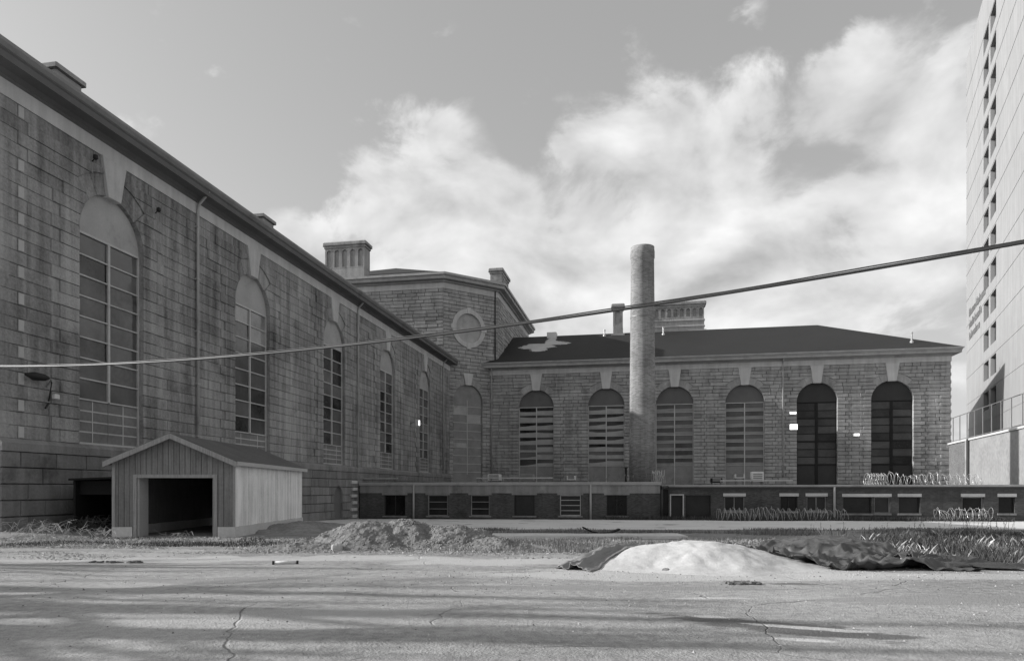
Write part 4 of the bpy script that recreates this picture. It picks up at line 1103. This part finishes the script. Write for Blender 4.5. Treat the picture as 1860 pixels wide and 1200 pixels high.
blades('straw', 'straw', 'pale flattened straw on the ground before the shed', 12000, 73, in_rect(-17.5, -4.5, 19.4, 25.8), .02, .10, .006, lambda x, y: max(0., min(1., .35 + 1.5 * fbm(x, y, .5, 6, 3))), 2.2)
blades('straw', 'straw', 'thin straw and litter blown onto the edge of the asphalt', 5000, 78, in_rect(-15, 3, 16.2, 19.6), .01, .05, .008, lambda x, y: max(0., min(1., -.05 + 1.6 * fbm(x * .6, y * 1.6, .6, 26, 4))), 3)
blades('grass', 'weed', 'dark sparse grass around the shed and the earth heap', 5000, 74, in_rect(-15, -3.5, 20.5, 25.8), .03, .13, .012, lambda x, y: max(0., min(1., .1 + 1.7 * fbm(x, y, .4, 16, 3))))
blades('weeds', 'weed', 'dense dark weeds at the right edge behind the tarpaulin', 24000, 75, lambda r: (r.uniform(9.0, 22), r.uniform(14.6, 27)),   .05, .34, .006, lambda x, y: max(0., min(1., (x / y - .50) * 9)) * max(0, min(1, .25 + 1.7 * fbm(x, y, .7, 2, 3))))
blades('dry_grass', 'straw', 'pale dry stalks standing among the dark weeds at right', 1800, 79, lambda r: (r.uniform(8.5, 22), r.uniform(14.8, 28)), .05, .40, .0035, lambda x, y: max(0., min(1., (x / y - .44) * 8)) * max(0, min(1, .1 + 1.7 * fbm(x, y, .6, 32, 3))), .9)
blades('grass', 'weed', 'grass along the foot of the annex', 5000, 76, lambda r: (lambda x: (x, 61 - .1945 * (x + 12.5) - r.uniform(.1, 1.6) ** 1.0))(r.uniform(8, 36)), .1, .45, .03, None)
def stalks(cx, cy, n, h, seed, label):
    rnd = random.Random(seed); mb = MB(); lf = MB()
    for k in range(n):
        x, y = cx + rnd.gauss(0, .25), cy + rnd.gauss(0, .3); z = gz(x, y); hh = h * rnd.uniform(.6, 1.1); lx, ly = rnd.uniform(-.18, .18) * hh, rnd.uniform(-.18, .18) * hh
        mb.tube([(x, y, z), (x + lx * .4, y + ly * .4, z + hh * .55), (x + lx, y + ly, z + hh)], [.008, .006, .003], 3, False)
        for q in range(16):
            t = rnd.uniform(.25, 1); p = Vector((x + lx * t, y + ly * t, z + hh * t)); d = Vector((rnd.uniform(-1, 1), rnd.uniform(-1, 1), rnd.uniform(-.2, .8))).normalized() * rnd.uniform(.03, .09) * (1.3 - t * .6)
            s = d.cross(Vector((0, 0, 1))) * .28; lf.face([p, p + d * .5 + s, p + d, p + d * .5 - s])
    t = thing('weed_plant', label, 'weed', (cx, cy, gz(cx, cy)), 0, 'tall weeds at the right edge')
    for nm, m_ in (('stem', mb), ('leaves', lf)):
        m_.v = [(a - cx, b - cy, c - gz(cx, cy)) for a, b, c in m_.v]; o = m_.build(nm, 'weed', t); tag(o, kind='stuff')
for k, (p, y, n, h, lb) in enumerate(((1788, 21.0, 7, 1.0, 'tallest bushy weed at the right edge, nearest the frame border'), (1768, 23.5, 6, 1.0, 'tall dark weed left of the tallest one at the right edge'), (1712, 22.0, 5, .95, 'tall thin weed standing before the pale road, third from the right edge'),
                                      (1678, 24.0, 5, .85, 'single upright weed clump left of the tall thin weed'), (1612, 25.5, 4, .65, 'low weed clump behind the dark tarpaulin hump'), (1536, 26.0, 4, .6, 'small weed clump on the grass strip above the hump'), (1488, 27.5, 4, .55, 'small weed clump farthest left along the grass strip'), (1830, 19.5, 7, .95, 'broad weed clump outside the tallest weed at far right'))):
    stalks(px(p) * y, y, n, h, 80 + k, lb)

# ---------------------------------------------------------------- small things on the ground
x, y = px(518.5) * 15.25, 15.25
pp = thing('pipe', 'short white pipe with dark ends lying on the asphalt', 'pipe', (x, y, gz(x, y) + .045), R(9))
MB().tube([(-.23, 0, 0), (.23, 0, 0)], .032, 12).build('tube', 'white_metal', pp, smooth=True)
for s in (-1, 1): MB().tube([(s * .23, 0, 0), (s * .27, 0, 0)], .04, 12).build('end_cap', 'rubber', pp)
def rock(name, x, y, r, m, label, seed, cat, fl=.75, gr=None):
    mb = MB(); n, k_ = 9, 6
    for j in range(k_ + 1):
        ph = math.pi * j / k_
        for i in range(n):
            t = 2 * math.pi * i / n; d = Vector((math.sin(ph) * math.cos(t), math.sin(ph) * math.sin(t), math.cos(ph)))
            q = r * (1 + .28 * mnoise.noise(d * 1.4 + Vector((seed, 0, 0)))); mb.v.append((d.x * q, d.y * q, d.z * q * fl))
    for j in range(k_):
        for i in range(n): a, b = j * n + i, j * n + (i + 1) % n; mb.f.append((a, a + n, b + n, b))
    o = mb.build(name, m); o.location = (x, y, gz(x, y) + r * fl * .6); return tag(o, label, cat, gr)
rock('rock', px(612) * 19.0, 19.0, .17, 'rock', 'pale round stone at the left foot of the earth heap', 3, 'rock')
rock('rubble', px(880) * 21.2, 21.2, .2, 'concrete', 'pale lump of broken concrete at the right end of the earth heap', 5, 'rubble', .5)
rock('debris', 3.15, 13.75, .10, 'dirt', 'small dark lump half buried in the front of the sand heap', 8, 'debris', .5)
rock('debris', 4.75, 14.05, .12, 'dirt', 'dark clump lying on the lower right face of the sand heap', 9, 'debris', .45)
def sheet_debris(name, cx, cy, w, d, m, label, seed, rz, h=.05, n=9, cat='debris'):
    t = thing(name, label, cat, (cx, cy, gz(cx, cy)), rz); rnd = random.Random(seed)
    for k in range(n):
        x, y = rnd.uniform(-w / 2, w / 2), rnd.uniform(-d / 2, d / 2); o = MB().bbox(-.07, .07, -.04, .04, 0, h * rnd.uniform(.5, 1), .01).build('piece', m, t)
        o.location = (x, y, 0); o.rotation_euler = (rnd.uniform(-.3, .3), rnd.uniform(-.3, .3), rnd.uniform(0, 3.1))
sheet_debris('rubble', px(1352) * 12.0, 12.0, .55, .2, 'asphalt_patch', 'broken dark pieces lying on the asphalt below the sand heap', 3, -.05, n=22)
sheet_debris('rubble', px(210) * 15.7, 15.7, 1.1, .15, 'asphalt_patch', 'dark crumbs along the crack at left', 4, 0, n=14)
bd = thing('curled_board', 'dark curled board lying on the grass behind the kerb', 'board', (px(1092) * 29, 29, gz(4, 29)), .1)
c = MB(); prof = [(-.75, .28), (-.4, .1), (0, .04), (.4, .06), (.75, .2)]
for k in range(4):
    a, b = prof[k], prof[k + 1]; c.prism([(a[0], a[1]), (b[0], b[1]), (b[0], b[1] + .05), (a[0], a[1] + .05)], -.2, .2)
c.build('panel', 'black_felt', bd)

# ---------------------------------------------------------------- fixtures on the walls
def lamp_mat():
    m = bpy.data.materials.new('lamp_lens'); m.use_nodes = True; b = m.node_tree.nodes['Principled BSDF']
    b.inputs['Base Color'].default_value = (.8, .8, .8, 1); b.inputs['Emission Color'].default_value = (1, 1, 1, 1); b.inputs['Emission Strength'].default_value = 1.2; MATS['lamp_lens'] = m
lamp_mat()
def floodlight(label, base, rz, w, h, m='white_metal', arm=.5):
    t = thing('floodlight', label, 'floodlight', base, rz, 'wall floodlights')
    MB().box(-.12, .12, -.04, 0, -.15, .15).build('wall_plate', 'steel', t); MB().tube([(0, -.02, 0), (0, -arm * .6, .05), (0, -arm, 0)], .03, 6).build('arm', 'steel', t)
    hd = MB().bbox(-w / 2, w / 2, -arm - .35, -arm, -h / 2, h / 2, .03).build('housing', m, t); MB().box(-w / 2 + .04, w / 2 - .04, -arm - .37, -arm - .352, -h / 2 + .03, h / 2 - .03).build('lens', 'lamp_lens', hd)
def on_rw(p, y):
    u = u_r(p); P = O_R + UR * u; return (P.x, P.y, EYE + (HY - y) * P.y / F)
P = on_rw(1438, 751); floodlight('upper slim white floodlight left of the fifth window of the back wing', P, ROT_R, .8, .3)
P = on_rw(1439, 776); floodlight('larger square white floodlight below the slim one on the back wing', P, ROT_R, .95, .7)
P = on_rw(1553, 790); floodlight('small white floodlight between the two dark windows of the back wing', P, ROT_R, .6, .32)
def on_lw(p, y, out=.02):
    k = -px(p); t = (18.97 - 28 * k) / (.1945 + k); d = 28 + t; P = A_L + UL * (t / .9816) + Vector((.9816, -.1909, 0)) * out; return (P.x, P.y, EYE + (HY - y) * d / F)
floodlight('white floodlight on the left wing beside its farthest window', on_lw(746, 768), ROT_L, .5, .6, arm=.6)
P = on_lw(84, 690)
t = thing('yard_lamp', 'dark boat shaped lamp on an arm near the left frame edge', 'lamp', P, ROT_L)
MB().tube([(0, 0, -.3), (0, -.25, 0), (-.25, -.35, .05)], .03, 6).build('arm', 'steel', t)
hd = MB(); hd.v = []; hd.tube([(-.25, -.35, .03), (-.45, -.35, .02), (-.95, -.36, .0), (-1.35, -.36, .02)], [.07, .14, .17, .05], 10); hd.build('head', 'rubber', t, smooth=True)
P = on_lw(88, 728)
t = thing('broken_lamp', 'broken lamp bracket with dangling wires below the boat shaped lamp', 'lamp', P, ROT_L)
MB().tube([(0, -.03, 0), (-.1, -.2, .35), (.05, -.12, .75), (.1, -.03, .85)], .03, 6).build('bracket', 'rubber', t)
MB().tube([(0, -.05, -.1), (-.25, -.25, -.15), (-.45, -.3, -.35)], .04, 6).build('stub', 'rubber', t); MB().bbox(.05, .3, -.3, -.1, .1, .3, .03).build('reflector', 'white_metal', t)
MB().tube([(.05, -.03, -.2), (.05, -.03, -1.95)], .02, 5).build('conduit', 'steel', t)
for p, y, lb in ((166, 294, 'small dark bracket lamp high on the left wing, left of the nearest keystone'), (281, 388, 'small dark bracket lamp high on the left wing, right of the nearest window')):
    P = on_lw(p, y); t = thing('bracket_lamp', lb, 'lamp', P, ROT_L, 'bracket lamps')
    MB().box(-.03, .03, -.06, 0, -.5, .05).build('wall_plate', 'steel', t); MB().tube([(0, -.03, 0), (-.05, -.25, .12)], .025, 5).build('arm', 'rubber', t); MB().lathe([(.04, .02), (.11, .08), (.10, .22), (.03, .26)], 8, -.08, -.3).build('head', 'rubber', t)

# overhead cable
cb = MB(); pts = []
p0, p1 = Vector((-21.3, 26.45, 6.25)), Vector((8.8, 11.0, 5.56))
for k in range(61):
    t = 1.45 * k / 60; p = p0.lerp(p1, t); pts.append((p.x, p.y, p.z - 4 * .72 * t * (1 - t) * (1 if t < 1 else .6)))
cb.tube(pts, .036, 8)
pts2 = [(x + .03 * math.cos(k * 1.1), y + .03 * math.sin(k * 1.1), z + .042) for k, (x, y, z) in enumerate(pts)]
co = thing('overhead_cable', 'thick overhead cable sagging across the yard from left wing to upper right', 'cable', tuple(p0))
for nm, P_, r_ in (('conductor', pts, .028), ('messenger_wire', pts2, .013)):
    MB().tube([Vector(q) - p0 for q in P_], r_, 8).build(nm, 'cable', co, smooth=True)

# ---------------------------------------------------------------- right edge: yard wall with fence, white tower
W0, W1 = Vector((49.6, 79.0, 0)), Vector((41.2, 54.5, 0)); wd = (W1 - W0); WLn = wd.length; wd.normalize()
YW = thing('yard_wall', 'tall boundary wall with railing at the right edge behind the annex', 'wall', tuple(W0), math.atan2(wd.y, wd.x))
MB().box(0, 7.2, 0, .5, -2, 6.6).build('brick_section', 'brick_wall', YW)
MB().box(7.2, 7.7, -.18, .6, -2, 6.75).build('pier', 'gutter_dark', YW)
MB().tube([(7.05, -.15, -1), (7.05, -.15, 6.6)], .1, 8).build('downpipe', 'gutter', YW)
MB().box(7.7, WLn, 0, .5, -2, 6.6).build('stucco_section', 'stucco_yard', YW)
MB().box(-.2, WLn, -.12, .62, 6.6, 6.78).build('coping', 'concrete', YW)
for k in range(int(WLn / 2.6) + 1): MB().tube([(.8 + k * 2.6, .2, 6.7), (.8 + k * 2.6, .2, 9.5)], .05, 6).build('fence_post', 'steel', YW)
for z in (6.95, 9.5): MB().tube([(0, .2, z), (WLn, .2, z)], .04, 6).build('fence_rail', 'steel', YW)
FT = Vector((71.1, 109.0, 0)); td = Vector((-.44, -.90, 0)).normalized()
TW = thing('white_tower', 'pale high-rise block at the right edge with lettering on its blank wall', 'building', tuple(FT), math.atan2(td.y, td.x))
TL, TH = 46., 67.5
fl = 3.95; wz = []
mbt = MB()
bays = [(15.6 + 5.2 * k, 15.6 + 5.2 * k + 3.9) for k in range(2)]
cols = []; cur = 0.
for a, b in bays: mbt.box(cur, a, 0, .6, -2, TH); cur = b
mbt.box(cur, TL, 0, .6, -2, TH)
for a, b in bays:
    z = -2.; k = 0
    zz = 12.0
    while zz < TH - 5: mbt.box(a, b, 0, .6, z, zz); z = zz + 2.4; zz += fl
    mbt.box(a, b, 0, .6, z, TH)
mbt.build('wall', 'tower', TW)
MB().box(0, TL, .6, 24, -2, TH - .4).build('core', 'tower', TW)
bl = MB()
for k in range(14): bl.box(.01, TL - .01, -.035, -.002, 10.6 + fl * k, 10.68 + fl * k)
tag(bl.build('panel_joint', 'tower', TW), kind='stuff')
pm = MB().box(-1.9, 1.9, 0, .05, -1.15, 1.15).mesh('window', 'glass_dark')
for a, b in bays:
    zz = 12.0
    while zz < TH - 5: inst('window', pm, TW, ((a + b) / 2, .45, zz + 1.2)); zz += fl
# three short lines of dark wall lettering, too foreshortened to read: strokes of letter size
rnd = random.Random(5)
for (s0, s1, z) in ((3.1, 17.0, 27.4), (3.1, 14.0, 25.6), (3.1, 12.6, 23.9)):
    mb = MB(); s = s0
    while s < s1:
        w = rnd.uniform(.45, .75); h = rnd.choice((.8, .8, 1.2)); st_ = .16
        mb.box(s, s + st_, -.06, -.004, z, z + h)
        if rnd.random() < .7: mb.box(s + w - st_, s + w, -.06, -.004, z, z + .8)
        mb.box(s + st_, s + w - st_, -.058, -.004, z + rnd.choice((.0, .34, .64)), z + rnd.choice((.16, .50, .80)) + .02)
        s += w + .2
    tag(mb.build('lettering', 'tower_print', TW), kind='stuff')

# ---------------------------------------------------------------- bare trees left of the view: they throw the long soft shadows on the asphalt
def bare_tree(x, y, h, seed, label):
    rnd = random.Random(seed); t = thing('bare_tree', label, 'tree', (x, y, gz(x, y)), 0, 'bare trees left of the yard')
    tr = MB(); br = MB()
    tr.tube([(0, 0, -.2), (.1, .05, h * .3), (-.05, .1, h * .6), (.1, 0, h)], [.6, .5, .36, .05], 10)
    def limb(p, d, l, r, lev):
        q = [p]; dd = d.copy()
        for k in range(3):
            dd = (dd + Vector((rnd.uniform(-.25, .25), rnd.uniform(-.25, .25), rnd.uniform(-.05, .2)))).normalized(); q.append(q[-1] + dd * l / 3)
        br.tube(q, [r, r * .8, r * .6, r * .3], 5, False)
        if lev:
            for k in range(3):
                b = q[1 + k % 3]; limb(b, (dd + Vector((rnd.uniform(-1, 1), rnd.uniform(-1, 1), rnd.uniform(-.2, .6)))).normalized(), l * .6, r * .5, lev - 1)
    for k in range(7):
        z = h * (.3 + .65 * k / 9); a = k * 2.4 + rnd.random()
        limb(Vector((0, 0, z)), Vector((math.cos(a), math.sin(a), .6)).normalized(), h * .30 * (1.2 - z / h), .15, 2)
    tr.build('trunk', 'bark', t, smooth=True); br.build('crown', 'bark', t)
for k, (x, y, h) in enumerate(((-25, 11.4, 14.5), (-31, 13.6, 15.5), (-22, 9.6, 12.5), (-36, 17.6, 15.5))):
    bare_tree(x, y, h, 300 + k, ['bare tree nearest the corner of the left wing, left of the picture', 'tall bare tree farther left beyond the yard', 'smaller bare tree beside the foreground, left of the picture', 'bare tree farthest left behind the wing corner'][k])
